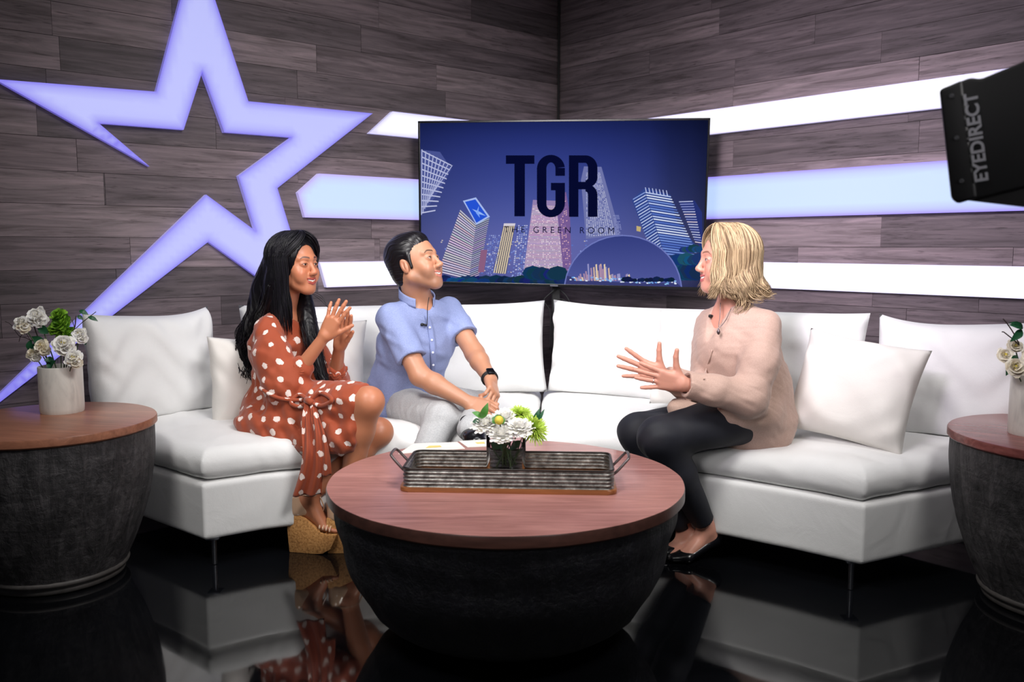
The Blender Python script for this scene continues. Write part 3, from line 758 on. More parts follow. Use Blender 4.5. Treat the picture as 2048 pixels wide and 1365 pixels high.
# pink tower in the middle
pc.poly([(1066, 400), (1116, 402), (1138, 448), (1128, 556), (1046, 556)], (150, 130, 178))
stripes([(1066, 410), (1112, 412), (1128, 540), (1048, 540)], (150, 126, 170), (206, 182, 208), 46, .5, 12)
windows([(1066, 410), (1112, 412), (1128, 540), (1048, 540)], 22, 40, [(236, 200, 214), (188, 150, 186), (240, 226, 232)], .35)
pc.poly([(1112, 395), (1132, 384), (1140, 430), (1144, 556), (1128, 556)], (120, 92, 150)); windows([(1118, 400), (1132, 392), (1143, 550), (1128, 550)], 4, 40, [(226, 180, 190), (150, 120, 170)], .5)
# tall pale tower
pc.poly([(1168, 333), (1203, 334), (1241, 470), (1172, 478), (1162, 360)], (112, 118, 172))
windows([(1172, 345), (1200, 345), (1232, 470), (1172, 474)], 13, 46, [(190, 194, 222), (166, 172, 212), (206, 208, 230)], .85, .55, .6)
windows([(1226, 430), (1238, 430), (1246, 472), (1232, 474)], 4, 14, [(150, 158, 210)], .8)
# steel and glass towers on the right
pc.poly([(1264, 400), (1290, 376), (1341, 390), (1352, 440), (1402, 505), (1330, 512), (1290, 470)], (50, 70, 140))
for a, b, n in (((1264, 402), (1288, 380), 8),):
    pass
for k in range(24):
    y = 384 + k * 5.3; xo = k * 1.8
    pc.poly([(1266 + xo, y + 14), (1290 + xo * .9, y), (1290 + xo * .9, y + 2.1), (1266 + xo, y + 16.1)], rp.choice([(170, 190, 236), (140, 165, 226), (200, 212, 244)]))
    pc.poly([(1291 + xo * .9, y), (1342 + xo * 1.35, y + 9), (1342 + xo * 1.35, y + 11), (1291 + xo * .9, y + 2.4)], rp.choice([(190, 206, 244), (120, 150, 222), (220, 230, 252), (90, 120, 205)]))
for k in range(7): pc.poly([(1290 + k * 7, 375 + k), (1291.5 + k * 7, 375 + k), (1294 + k * 7, 386 + k), (1292 + k * 7, 386 + k)], (190, 200, 240))
pc.poly([(1357, 402), (1389, 401), (1404, 425), (1405, 500), (1390, 480)], (40, 52, 118))
for k in range(17): pc.poly([(1358 + k * 2, 403 + k * 5), (1386 + k * 1.1, 402 + k * 5.2), (1386 + k * 1.1, 404 + k * 5.2), (1358 + k * 2, 405 + k * 5)], rp.choice([(180, 186, 220), (130, 140, 200), (214, 200, 214)]))
pc.poly([(1273, 452), (1282, 454), (1281, 464), (1273, 462)], (196, 176, 120))
# trees along the bottom
def bumpy(x0, x1, yb, h, c, step=9):
    x = x0
    while x < x1:
        r = rp.uniform(.7, 1.2) * h; pc.poly([(x + r * .8 * cos(a), yb - r * .5 + r * .55 * sin(a)) for a in np.linspace(0, 2 * pi, 9)[:-1]], tuple(min(255, v * rp.uniform(.75, 1.25)) for v in c)); x += step * rp.uniform(.6, 1.2)
pc.poly([(860, 560), (1140, 560), (1140, 580), (860, 580)], (22, 36, 78))
bumpy(872, 1140, 572, 18, (22, 44, 84)); bumpy(1066, 1120, 560, 26, (22, 50, 88), 7); bumpy(905, 970, 572, 14, (18, 60, 110))
bumpy(1352, 1405, 560, 34, (24, 58, 92), 6); bumpy(1340, 1405, 530, 20, (28, 66, 104), 6); bumpy(1366, 1405, 505, 14, (30, 60, 104), 5)
# plain dark dome with the city lights at its foot
def arc(cx, cy, rx, ry, a0, a1, n=24): return [(cx + rx * cos(a), cy - ry * sin(a)) for a in np.linspace(a0, a1, n)]
D0 = arc(1246, 580, 118, 110, pi, 0); pc.poly(D0, [(52 + 30 * min(1, max(0, (p[1] - 470) / 90)), 62 + 28 * min(1, max(0, (p[1] - 470) / 90)), 128 + 30 * min(1, max(0, (p[1] - 470) / 90))) for p in D0])
for k in range(22):
    a0 = pi - k * pi / 22; a1 = pi - (k + 1) * pi / 22
    pc.poly([(1246 + 118 * cos(a0), 580 - 110 * sin(a0)), (1246 + 118 * cos(a1), 580 - 110 * sin(a1)), (1246 + 115.5 * cos(a1), 580 - 107.5 * sin(a1)), (1246 + 115.5 * cos(a0), 580 - 107.5 * sin(a0))], (112, 122, 190))
pc.poly([(1134, 552), (1190, 562), (1262, 566), (1354, 566), (1362, 582), (1131, 582)], (58, 62, 116))
for k in range(46):
    x = 1150 + k * 2.2 * rp.uniform(.9, 1.1); h = rp.uniform(6, 24) * (1.4 if 8 < k < 30 else .6); pc.poly([(x, 561 - h + k * .05), (x + 3, 561 - h), (x + 5, 562), (x + 2, 562)], rp.choice([(206, 176, 160), (150, 150, 200), (228, 206, 176), (170, 140, 170)]))
for k in range(60):
    x = rp.uniform(1134, 1352); y = 556 + (x - 1134) * .04 + rp.uniform(-4, 4); c = rp.choice([(150, 205, 250), (230, 240, 255), (110, 170, 240)]); pc.poly([(x, y), (x + rp.uniform(2, 6), y), (x + 4, y + 2.4), (x, y + 2)], c)
bumpy(1250, 1345, 564, 9, (16, 30, 66), 8)
# letters
NAVY = (6, 10, 46)
def bars(*rects):
    for r in rects: pc.poly([(r[0], r[1]), (r[2], r[1]), (r[2], r[3]), (r[0], r[3])], NAVY)
bars((1012, 311, 1069, 328), (1029, 328, 1050, 433))
def ring(cx0, cx1, y0, y1, t, a0, a1, n=22, col=NAVY):
    """rounded letter stroke between stadium outlines"""
    cx = (cx0 + cx1) / 2; rx = (cx1 - cx0) / 2; ry = rx * 1.0
    def pt(a, ins):
        x = cx + (rx - ins) * cos(a); yy = (y0 + ry) if sin(a) > 0 else (y1 - ry); return (x, yy - (ry - ins * .8) * sin(a))
    A = np.linspace(a0, a1, n)
    for p, q in zip(A[:-1], A[1:]): pc.poly([pt(p, 0), pt(q, 0), pt(q, t), pt(p, t)], col)
ring(1074, 1130, 310, 435, 19, pi * .04, pi, 16); ring(1074, 1130, 310, 435, 19, pi, 2 * pi, 16)
bars((1074, 336, 1093, 408), (1111, 336, 1130, 352), (1111, 366, 1130, 408), (1102, 366, 1130, 381))
bars((1138, 311, 1157, 434), (1157, 311, 1172, 326), (1157, 364, 1172, 379), (1176, 336, 1195, 356), (1176, 388, 1195, 434))
def bow(cx, cy, rx, ry, t, a0, a1, n=12):
    A = np.linspace(a0, a1, n)
    for p, q in zip(A[:-1], A[1:]): pc.poly([(cx + rx * cos(p), cy - ry * sin(p)), (cx + rx * cos(q), cy - ry * sin(q)), (cx + (rx - t) * cos(q), cy - (ry - t * .8) * sin(q)), (cx + (rx - t) * cos(p), cy - (ry - t * .8) * sin(p))], NAVY)
bow(1171, 336, 24, 25, 19, 0, pi / 2); bow(1171, 356, 24, 20, 19, -pi / 2, 0); bow(1171, 390, 24, 22, 19, 0, pi / 2)
# the small line of type, from Blender's own font, laid flat into the picture
def text_mesh(txt, size, mat4, mat, name, parent, spacing=1.0, extrude=0.0, bold=0.0, sx=1.0):
    c = bpy.data.curves.new(name, 'FONT'); c.body = txt; c.size = size; c.space_character = spacing; c.align_x = 'CENTER'; c.align_y = 'CENTER'; c.extrude = extrude; c.offset = bold
    o = bpy.data.objects.new('tmp', c); COL.objects.link(o); dg = bpy.context.evaluated_depsgraph_get(); me = bpy.data.meshes.new_from_object(o.evaluated_get(dg)); bpy.data.objects.remove(o)
    me.transform(Matrix.Diagonal((sx, 1, 1, 1))); me.transform(mat4); me.materials.clear(); (me.materials.append(mat) if mat else None); return link(name, me, None, parent)
a0 = pc.uv(1117.5, 461)
_t = text_mesh('THE GREEN ROOM', .0515, Matrix.Translation((a0[0], a0[1], 0)), None, 'tmp_type', None, 1.62)
pc.k += 3; _z = .0008 + pc.k * 4e-6
for p in _t.data.polygons: pc.poly([tuple(_t.data.vertices[i].co[:2]) for i in p.vertices], (14, 16, 52), raw=True, z=_z)
_me = _t.data; bpy.data.objects.remove(_t); bpy.data.meshes.remove(_me)
V = np.array(pc.V); me = bpy.data.meshes.new('screen'); me.from_pydata([tuple(v) for v in V], [], pc.F)
at = me.attributes.new('col', 'FLOAT_COLOR', 'POINT'); at.data.foreach_set('color', np.hstack([np.array(pc.C), np.ones((len(V), 1))]).astype(np.float32).ravel())
tm = attr_mat('screen_picture', emission=0.95); tm.b.inputs['Base Color'].default_value = (0, 0, 0, 1); tm.b.inputs['Roughness'].default_value = 0.25; tm.b.inputs['Specular IOR Level'].default_value = 0.0
scr = link('screen', me, tm.m, tv)
# stand: two posts, a shelf and feet, with hanging cables
bm = bmesh.new(); box_bm((.05, .05, 1.10), (.262, 5.245, .60), .004, 1, bm); box_bm((.62, .09, .03), (.262, 5.245, .015), .004, 1, bm); box_bm((.07, .5, .03), (.262, 5.245, .035), .004, 1, bm); box_bm((.4, .03, .06), (.262, 5.225, 1.30), .003, 1, bm)
link('stand', bmm('stand', bm), M_BLKM, tv)
P1 = catmull([W(1112, 578, 5.20), W(1095, 592, 5.18), W(1088, 603, 5.18), W(1098, 618, 5.18), W(1101, 640, 5.18), W(1100, 700, 5.18)], 8); P2 = catmull([W(1118, 578, 5.20), W(1132, 592, 5.18), W(1138, 606, 5.17), W(1118, 600, 5.19), W(1106, 640, 5.19), W(1104, 700, 5.19)], 8)
V, Q, _ = tubes([P1, P2], [.004, .0035], 6); link('cable', npmesh('cable', V, Q), M_BLKM, tv)
# ------------------------------------------------------------------ people
def skin_mat(name, rough=0.42):
    t = attr_mat(name, 'col', rough); a = t.t.nodes['Attribute'] if 'Attribute' in t.t.nodes else None
    t.b.inputs['Subsurface Weight'].default_value = 0.12; t.b.inputs['Subsurface Radius'].default_value = (0.012, 0.005, 0.003); t.b.inputs['Subsurface Scale'].default_value = 1.0
    t.bump(t.noise(t.coords(), 260, 2), 0.05, 0.0008); return t.m
def frame_head(c, f, upv=(0, 0, 1)):
    f = nz(f); l = nz(np.cross(upv, f)); u = np.cross(f, l); return np.array(c, float), np.array([f, l, u])   # rows: forward, left, up
def hp(c, R, s, p): return c + (np.array(p, float) * s) @ R
LIPS = []
for _q in (-1, 1):
    LIPS += [((.0958, _q * .0035, -.0590), (.0905, _q * .0185, -.0562), .0038, .0034), ((.0905, _q * .0185, -.0562), (.0790, _q * .0330, -.0485), .0034, .0018), ((.0942, _q * .0030, -.0775), (.0895, _q * .0180, -.0718), .0044, .0040), ((.0895, _q * .0180, -.0718), (.0790, _q * .0330, -.0495), .0040, .0016)]
def head_sdf(S, c, R, s=1.0, fem=True, jaw=1.0, nose=1.0, smile=True):
    H = lambda *p: hp(c, R, s, p)
    def E(p, r, k): S.add(ell(H(*p), np.array(r) * s, R), k * s)
    def C(a, b, ra, rb, k): S.add(cap(H(*a), H(*b), ra * s, rb * s), k * s)
    E((-.014, 0, .035), (.096, .076, .083), .01)
    E((.024, 0, -.005), (.063, .062, .082), .03)
    E((.028, 0, -.062), (.054, .05 * jaw, .048), .03)
    E((.073, 0, -.1), (.018, .02, .016), .03)
    for q in (-1, 1):
        C((-.004, q * .052 * jaw, -.055), (.066, q * .016, -.101), .017, .014, .03)
        E((.062, q * .040, -.03), (.024, .021, .02), .025)
        C((.086, q * .008, .026), (.068, q * .046, .027), .009, .008, .015)
        E((.0985, q * .012 * nose, -.0365), (.011, .0075, .008), .007)
    S.sub(ell(H(.103, .032, .004), np.array([.022, .02, .014]) * s, R), .014 * s); S.sub(ell(H(.103, -.032, .004), np.array([.022, .02, .014]) * s, R), .014 * s)
    for q in (-1, 1):
        S.add(ell(H(.0765, q * .031, .003), np.array([.0146, .0170, .0138]) * s, R), .006 * s)
        S.sub(ell(H(.0945, q * .031, .0022), np.array([.012, .0128, .0040]) * s, R), .0012 * s)
    C((.084, 0, .014), (.1055, 0, -.026), .0076, .0085, .014)
    E((.1075, 0, -.0315), (.0112 * nose, .0115, .0100), .008)
    # muzzle, lips, smile
    E((.071, 0, -.066), (.0205, .033, .027), .02)
    for q in (-1, 1):
        E((.066, q * .041, -.050), (.017, .015, .02), .022)
        S.sub(cap(H(.101, q * .000, -.0682), H(.0905, q * .0230, -.0590), .0070 * s, .0056 * s), .002 * s)
    for (a_, b_, ra, rb) in LIPS:
        C(a_, b_, ra, rb, .0035)
    for q in (-1, 1):   # ears
        Re = np.array([R[0] * cos(.25) + R[2] * sin(-.25) * -1, R[1], R[2] * cos(.25) - R[0] * sin(.25)])
        S.add(ell(H(-.012, q * .077, -.008), np.array([.0165, .0075, .031]) * s, Re), .006 * s)
        S.sub(ell(H(-.008, q * .0855, -.006), np.array([.009, .0055, .019]) * s, Re), .004 * s)
        E((-.004, q * .082, -.01), (.004, .003, .012), .003)
def head_color(V, c, R, s, base, lip, brow, stub=0.0, blush=(0, 0, 0), lash=(12, 8, 8)):
    q = ((V - c) @ R.T) / s; n = len(V); col = np.tile(np.array(s2l(base)), (n, 1))
    def mixc(m, cc): m = m[:, None]; col[:] = col * (1 - m) + np.array(cc) * m
    inh = (np.abs(q) < .16).all(1)
    g = lambda p, r: np.exp(-(((q - np.array(p)) / np.array(r)) ** 2).sum(1)) * inh
    for sd in (-1, 1):
        mixc(.35 * g((.075, sd * .045, -.03), (.03, .022, .02)), np.array(s2l(base)) * [1.05, .72, .68])
        mixc(.30 * g((-.01, sd * .083, -.005), (.03, .012, .03)), np.array(s2l(base)) * [1.05, .66, .6])
    mixc(.3 * g((.115, 0, -.032), (.015, .014, .014)), np.array(s2l(base)) * [1.08, .75, .7])
    if stub > 0:
        m = np.clip((-.035 - q[:, 2]) / .02, 0, 1) * np.clip((q[:, 2] + .125) / .02, 0, 1) * np.clip((q[:, 0] + .005) / .03, 0, 1) * inh
        mixc(stub * m, np.array(s2l(base)) * [.5, .52, .55])
    up = q[:, 2] ; y = np.abs(q[:, 1]); x = q[:, 0]
    # lips and the inside of the mouth, by distance to the lip rolls
    m = (q[:, 0] > .055) & (y < .045) & (up < -.035) & (up > -.095); qq = q[m]; d = np.full(len(qq), 1.0)
    for (a_, b_, ra, rb) in LIPS:
        a_ = np.array(a_); b_ = np.array(b_); ab = b_ - a_; tt = np.clip(((qq - a_) @ ab) / (ab @ ab), 0, 1); d = np.minimum(d, np.linalg.norm(qq - a_ - tt[:, None] * ab, axis=1) - (ra + tt * (rb - ra)))
    ml = np.zeros(n); ml[m] = np.clip(1.5 - d / .0013, 0, 1); mixc(.9 * ml, s2l(lip))
    mo = np.zeros(n); yy = y[m]; mo[m] = ((np.abs(qq[:, 2] + .0668 - yy * .38) < .0066) & (yy < .0290) & (qq[:, 0] < .0905 - yy * .35)); mixc(.95 * mo, s2l((70, 24, 26)))
    # brows: arcs
    zb = .0285 + .004 * np.sin(np.clip((y - .012) / .04, 0, 1) * pi) - np.clip(y - .04, 0, 1) * .5
    m = np.clip(1.7 - np.abs(up - zb) / (.0030 - np.clip(y - .03, 0, 1) * .07), 0, 1) * (y > .012) * (y < .050) * (x > .04); mixc(.88 * m * inh, s2l(brow))
    # lash line / lids
    yl = np.clip((y - .031) / .0145, -1, 1); ze = .0024 + .0046 * np.sqrt(1 - yl * yl)
    m = np.clip(1.5 - np.abs(up - ze - .0006) / .0014, 0, 1) * (np.abs(y - .031) < .0160) * (x > .06); mixc(.92 * m * inh, s2l(lash))
    ze2 = .0020 - .0036 * np.sqrt(1 - yl * yl); m = np.clip(1.2 - np.abs(up - ze2) / .0012, 0, 1) * (np.abs(y - .031) < .0140) * (x > .06); mixc(.5 * m * inh, s2l(lash))
    return col
def add_face_bits(parent, c, R, s, iris, teeth=True):
    H = lambda *p: hp(c, R, s, p)
    for q in (-1, 1):
        bm = bmesh.new(); bmesh.ops.create_uvsphere(bm, u_segments=18, v_segments=12, radius=.0128 * s, matrix=Matrix.Translation(H(.0768, q * .031, .0025)))
        me = bmm('eye', bm, smooth=True); V = np.empty(len(me.vertices) * 3, np.float32); me.vertices.foreach_get('co', V); V = V.reshape(-1, 3)
        qq = ((V - H(.0768, q * .031, .0025)) @ R.T) / s; ang = np.arccos(np.clip(qq[:, 0] / .0128, -1, 1)); col = np.where((ang < .5)[:, None], np.array(s2l(iris)), np.array(s2l((226, 220, 214)))); col = np.where((ang < .2)[:, None], np.zeros(3), col)
        at = me.attributes.new('col', 'FLOAT_COLOR', 'POINT'); at.data.foreach_set('color', np.hstack([col, np.ones((len(V), 1))]).astype(np.float32).ravel())
        link('eye', me, M_EYE, parent)
    if teeth:
        paths = []; 
        bm = bmesh.new()
        for k in range(-5, 6):
            yy = k * .0044; bmv = bmesh.ops.create_cube(bm, size=1)['verts']
            M = Matrix.Translation(H(.0925 - abs(yy) ** 2 * 16, yy, -.0650 + abs(yy) * .33)) @ Matrix(((*[R[0][i] for i in range(3)],), (*[R[1][i] for i in range(3)],), (*[R[2][i] for i in range(3)],))).transposed().to_4x4() @ Matrix.Diagonal((.004 * s, .0043 * s, .0080 * s, 1))
            bmesh.ops.transform(bm, matrix=M, verts=bmv)
        o = link('teeth', bmm('teeth', bm), M_TEETH, parent); o['kind'] = 'stuff'
M_EYE = attr_mat('eye', 'col', .15).m; M_TEETH = plain('teeth', (244, 240, 232), .25)
def hand_sdf(wrist, d, palm, thumb_sign, curls, s=1.0, spread=(0.10, 0.02, -0.06, -0.16), thumb=(0.75, 0.35, 0.25), tcurl=(.15, .2), length=1.0, fore=None):
    """d: wrist->fingers; palm: the way the palm faces; thumb_sign +1/-1 picks the side of the thumb (cross(palm,d))"""
    X = nz(d); Z = np.array(palm, float); Z = nz(Z - (Z @ X) * X); Y = np.cross(Z, X) * thumb_sign
    P = lambda x, y, z: np.array(wrist) + (X * x + Y * y + Z * z) * s
    S = Sdf(); ky = [.027, .009, -.010, -.027]; kx = [.088, .092, .087, .078]
    for i in range(4): S.add(cap(P(.004, ky[i] * .55, 0), P(kx[i] - .008, ky[i], -.001), .0145 * s, .0115 * s), .016 * s)
    S.add(ell(P(.038, .024, .006), np.array([.03, .014, .014]) * s, np.array([X, Y, Z])), .012 * s); S.add(ell(P(.04, -.024, .004), np.array([.034, .011, .013]) * s, np.array([X, Y, Z])), .01 * s)
    fl = [.074, .083, .077, .060]; rr = [.0088, .009, .0086, .0076]; tips = []
    for i in range(4):
        sp = spread[i]; base = P(kx[i] - .008, ky[i], -.001); ang = 0; p = base; Xf = X * cos(sp) + Y * sin(sp); G = Sdf(); r0 = rr[i] * s * 1.08
        cl = curls[i]
        for j, (fr, a) in enumerate(zip((.46, .30, .24), cl)):
            ang += a; dd = Xf * cos(ang) + Z * sin(ang); q = p + dd * (fl[i] * fr + (.008 if j == 0 else 0)) * s * length; r1 = r0 * (.93 if j < 2 else .86)
            G.add(cap(p, q, r0, r1), .003 * s); p = q; r0 = r1
        tips.append(p); S.group(G, .0045 * s)
    a, b, tz = thumb
    dt = nz(X * cos(a) + Y * sin(a) + Z * tz); p0 = P(.014, .022, .006); p1 = p0 + dt * .042 * s; G = Sdf(); G.add(cap(p0, p1, .0145 * s, .0115 * s), .004)
    dt2 = nz(dt + X * tcurl[0]); p2 = p1 + dt2 * .033 * s; dt3 = nz(dt2 + X * tcurl[1]); p3 = p2 + dt3 * .025 * s
    G.add(cap(p1, p2, .0112 * s, .0098 * s), .003); G.add(cap(p2, p3, .0098 * s, .0078 * s), .003); S.group(G, .012 * s)
    S.tips = tips + [p3]; S.P = P; S.XYZ = (X, Y, Z); return S
ST = ((.06, .10, .08),) * 4
def body_mesh(name, S, parent, boxes, colfn, mat, coarse=.006, fine=.0022):
    parts = []; V, Q = S.mesh(coarse); V, Q = outside(V, Q, boxes, coarse * 1.0); parts.append((V, Q))
    for lo, hi in boxes: parts.append(S.mesh(fine, (lo, hi)))
    V, Q = join(parts); me = npmesh(name, V, Q, {'col': colfn(V)}); return link(name, me, mat, parent)
def bx(c, h): c = np.array(c); h = np.array(h) if np.ndim(h) else np.full(3, h); return (c - h, c + h)
def garment(name, S, parent, mat, vox=.006, attrs=None):
    V, Q = S.mesh(vox); me = npmesh(name, V, Q, attrs(V) if attrs else None); return link(name, me, mat, parent)

# ---- hair
def grooves(c, R, s, amp, kind='az', n=70):
    def f(P):
        q = ((P - c) @ R.T) / s
        if kind == 'az': a = np.arctan2(q[:, 1], q[:, 0] + .016); w = a * n + 3 * np.sin(q[:, 2] * 22 + a * 3) + 1.5 * np.sin(q[:, 2] * 60)
        else: a = np.arctan2(q[:, 1], q[:, 2] - .0); w = a * n + 4 * np.sin(q[:, 0] * 25 + 2 * a) + 2 * np.sin(q[:, 0] * 70 + 5 * a)
        return amp * (np.sin(w) * .6 + .4 * np.sin(w * 1.73 + 1) + .3 * np.sin(w * .37))
    return f
def hair_mat(name, dark, light, rough=0.35, spec=.28):
    t = NT(name); a = t.n('ShaderNodeAttribute'); a.attribute_name = 'rnd'
    n = t.noise(t.coords((60, 60, 6)), 1, 3)
    f = t.math('ADD', t.math('MULTIPLY', a.outputs['Fac'], .75), t.math('MULTIPLY', n, .3))
    t.l(t.ramp(f, [(0.12, s2l(dark)), (0.85, s2l(light))]), t.b.inputs['Base Color']); t.b.inputs['Roughness'].default_value = rough
    t.b.inputs['Specular IOR Level'].default_value = spec; t.b.inputs['Anisotropic'].default_value = .3; return t.m
def wave_lock(guide, rad, n, r, wav=0.0, freq=3, seed=0, taper=.35):
    rs = np.random.default_rng(seed); G = catmull(guide, 7); k = len(G); R = np.interp(np.linspace(0, 1, k), np.linspace(0, 1, len(rad)), rad)
    T = np.gradient(G, axis=0); T /= np.linalg.norm(T, axis=1)[:, None]; a0 = nz(np.cross(T[0], [0.3, 1, .2])); A = np.empty_like(G); a = a0
    for i in range(k): a = a - (a @ T[i]) * T[i]; a /= np.linalg.norm(a); A[i] = a
    B = np.cross(T, A); out = []; rr = []; u = np.linspace(0, 1, k)
    for j in range(n):
        rho = rs.uniform(.35, 1) ** .5; ph = rs.uniform(0, 2 * pi); tw = rs.uniform(-1.2, 1.2); th = ph + tw * u; w = wav * np.clip(u * 2 - .3, 0, 1) * np.sin(freq * 2 * pi * u * rs.uniform(.85, 1.15) + rs.uniform(0, 6.28))
        w2 = wav * np.clip(u * 2 - .3, 0, 1) * np.cos(freq * 2 * pi * u + ph)
        out.append(G + A * (R * rho * np.cos(th) + w)[:, None] + B * (R * rho * np.sin(th) + w2)[:, None]); rr.append(r * rs.uniform(.7, 1.2) * (1 - (1 - taper) * u ** 2))
    return out, rr
def hair_obj(name, solid, strands, rads, parent, mat, vox=.006, ns=4, solid_rnd=.25):
    V, Q = solid.mesh(vox); parts = [(V, Q)]; rnd = [np.full(len(V), solid_rnd)]
    if strands:
        V2, Q2, ID = tubes(strands, rads, ns, flat=.6); rs = np.random.default_rng(3); rv = rs.uniform(0, 1, len(strands)); parts.append((V2, Q2)); rnd.append(rv[ID])
    V, Q = join(parts); me = npmesh(name, V, Q, {'rnd': np.concatenate(rnd)}); return link(name, me, mat, parent)
def scalp_strands(c, R, s, part, az, n, down, r, rad=(.112, .094, .098), cz=.035, cx=-.016, flip=0.02, wav=.006, seed=0, clump=0.0, dz=0.0, drift=(0, 0), sweep=0.0):
    """strands from a part line on top, hugging the scalp, then falling; az range in degrees (0 front, +90 left)"""
    rs = np.random.default_rng(seed); out = []; rr = []; rad = np.array(rad)
    for k in range(n):
        a = radians(rs.uniform(*az)); d = np.array([cos(a), sin(a), 0]); pts = []; lift = rs.uniform(.97, 1.07)
        p0 = np.array([part[0] + rs.uniform(-.06, .03), part[1], 0])
        for t in np.linspace(.12, pi / 2, 9):
            d = np.array([cos(a + radians(sweep) * (t / 1.57) ** 1.5), sin(a + radians(sweep) * (t / 1.57) ** 1.5), 0])
            e = np.array([d[0] * sin(t), d[1] * sin(t), cos(t)]) * rad * lift; w = (1 - t / (pi / 2)) ** 1.0; q = e + np.array([cx, 0, cz]) + np.array([p0[0], p0[1], 0]) * w * .8; pts.append(q)
        L = down * rs.uniform(.8, 1.08); m = 12; last = pts[-1]; out2 = pts[-1] - pts[-2]
        for j in range(1, m + 1):
            u = j / m; q = last + np.array([d[0] * (flip * u ** 3 - .012 * u), d[1] * (flip * u ** 3 - .018 * u * (1 if flip < .05 else .3)), -L * u])
            q = q + wav * u * np.array([sin(9 * u + a * 5 + rs.uniform(0, .4)), cos(8 * u + a * 7), 0]); pts.append(q)
        P = np.array([c + (q * s) @ R for q in pts]); P[:, 2] += dz; out.append(P); rr.append(r * rs.uniform(.6, 1.2) * np.concatenate([np.ones(len(P) - 4), [.9, .75, .5, .25]]))
    return out, rr
# ================================================================== woman in the orange dress
pa = thing('person', 'woman with long black hair in an orange dress with white dots, clapping', 'person', W(567, 850, 3.82))
SKA = (188, 122, 90); M_SKA = skin_mat('tan_skin')
hc, hR = frame_head(W(590, 531, 3.80), (.86, -.50, .03)); hs = 1.03
S = Sdf(); head_sdf(S, hc, hR, hs, True, .92, .9)
neck0 = W(566, 632, 3.84); chest = W(558, 695, 3.84); waist = W(562, 768, 3.84); pelv = W(562, 822, 3.82)
fa = nz((.88, -.48, 0)); sideA = np.array([-fa[1], fa[0], 0])       # her left
rsh = W(536, 660, 3.72); lsh = chest + (chest - rsh) * np.array([1, 1, 0]) * .95; lsh[2] = rsh[2]
S.limb([hp(hc, hR, hs, (-.03, 0, -.05)), neck0 + np.array([0, 0, .0])], [.052, .052], .03)
S.add(ecap(neck0 + (0, 0, -.06), chest, (.13, .075), (.13, .085), sideA), .05)
S.add(ecap(chest, waist, (.125, .085), (.105, .085), sideA), .05); S.add(ecap(waist, pelv, (.11, .09), (.15, .11), sideA), .05)
relb = W(578, 770, 3.63); rwr = W(650, 672, 3.60); lelb = W(668, 768, 3.86); lwr = W(679, 694, 3.70)
S.limb([rsh, relb, rwr], [.043, .036, .0235], .02); S.limb([lsh, lelb, lwr], [.043, .036, .0235], .02)
rh = hand_sdf(rwr, W(692, 592, 3.58) - rwr, (.35, .93, -.05), 1, (((-.02, .08, .08)), (.0, .05, .05), (.02, .06, .05), (.05, .12, .1)), .98, spread=(.17, .03, -.14, -.36), thumb=(.62, .2, .25), tcurl=(.1, .1))
lh = hand_sdf(lwr, W(700, 604, 3.665) - lwr, (-.45, -.88, .05), -1, ((.05, .12, .1),) * 4, .95, spread=(.05, .0, -.08, -.2), thumb=(.55, .2, .2))
S.group(rh, .014); S.group(lh, .014)
rhip = W(566, 822, 3.70); lhip = W(585, 822, 3.86); rkn = W(738, 804, 3.43); rank = W(694, 1000, 3.50); lkn = W(757, 865, 3.60); lank = W(618, 992, 3.50)
S.limb([rhip, rkn], [.085, .057], .03); S.limb([rkn, rkn + (rank - rkn) * .3 + np.array([-.012, .02, 0]), rank], [.055, .054, .034], .03)
S.limb([lhip, lkn], [.085, .057], .03); S.limb([lkn, lkn + (lank - lkn) * .3 + np.array([.01, .02, 0]), lank], [.055, .05, .034], .03)
# feet: pitched steeply inside the wedges, with toes
def foot(S, ank, fdir, drop, s=1.0):
    f = nz(fdir); side = nz(np.cross([0, 0, 1.0], f)); heel = ank + np.array([0, 0, -.042]) - f * .045; ball = ank + f * .068 + np.array([0, 0, drop])
    S.limb([ank, heel], [.034, .028], .02); S.add(ecap(ank + f * .01 + np.array([0, 0, -.03]), ball, (.03, .03), (.042, .02), side), .025); S.limb([heel, ball], [.026, .02], .02)
    for k, (o, L) in enumerate(((-.026, .052), (-.010, .05), (.004, .046), (.017, .04), (.029, .032))):
        S.add(cap(ball + side * o, ball + side * o + f * L + np.array([0, 0, -.012]), .0115 if k == 0 else .0095, .009 if k == 0 else .0072), .006)
    return heel, ball, f, side
fd = np.array([1, -.12, 0])
heel, ball, ff, fs = foot(S, lank, fd, -.125)
fd2 = nz((1, .1, 0)); h2, b2, f2, s2_ = foot(S, rank, fd2, -.115)
boxes = [bx(hc + np.array([0, 0, -.01]), (.15, .15, .155)), (np.minimum(rh.bounds()[0], lh.bounds()[0]) - .004, np.maximum(rh.bounds()[1], lh.bounds()[1]) + .004)]
body_mesh('body', S, pa, boxes, lambda V: head_color(V, hc, hR, hs, SKA, (150, 58, 58), (34, 22, 20)), M_SKA)
add_face_bits(pa, hc, hR, hs, (50, 30, 20))
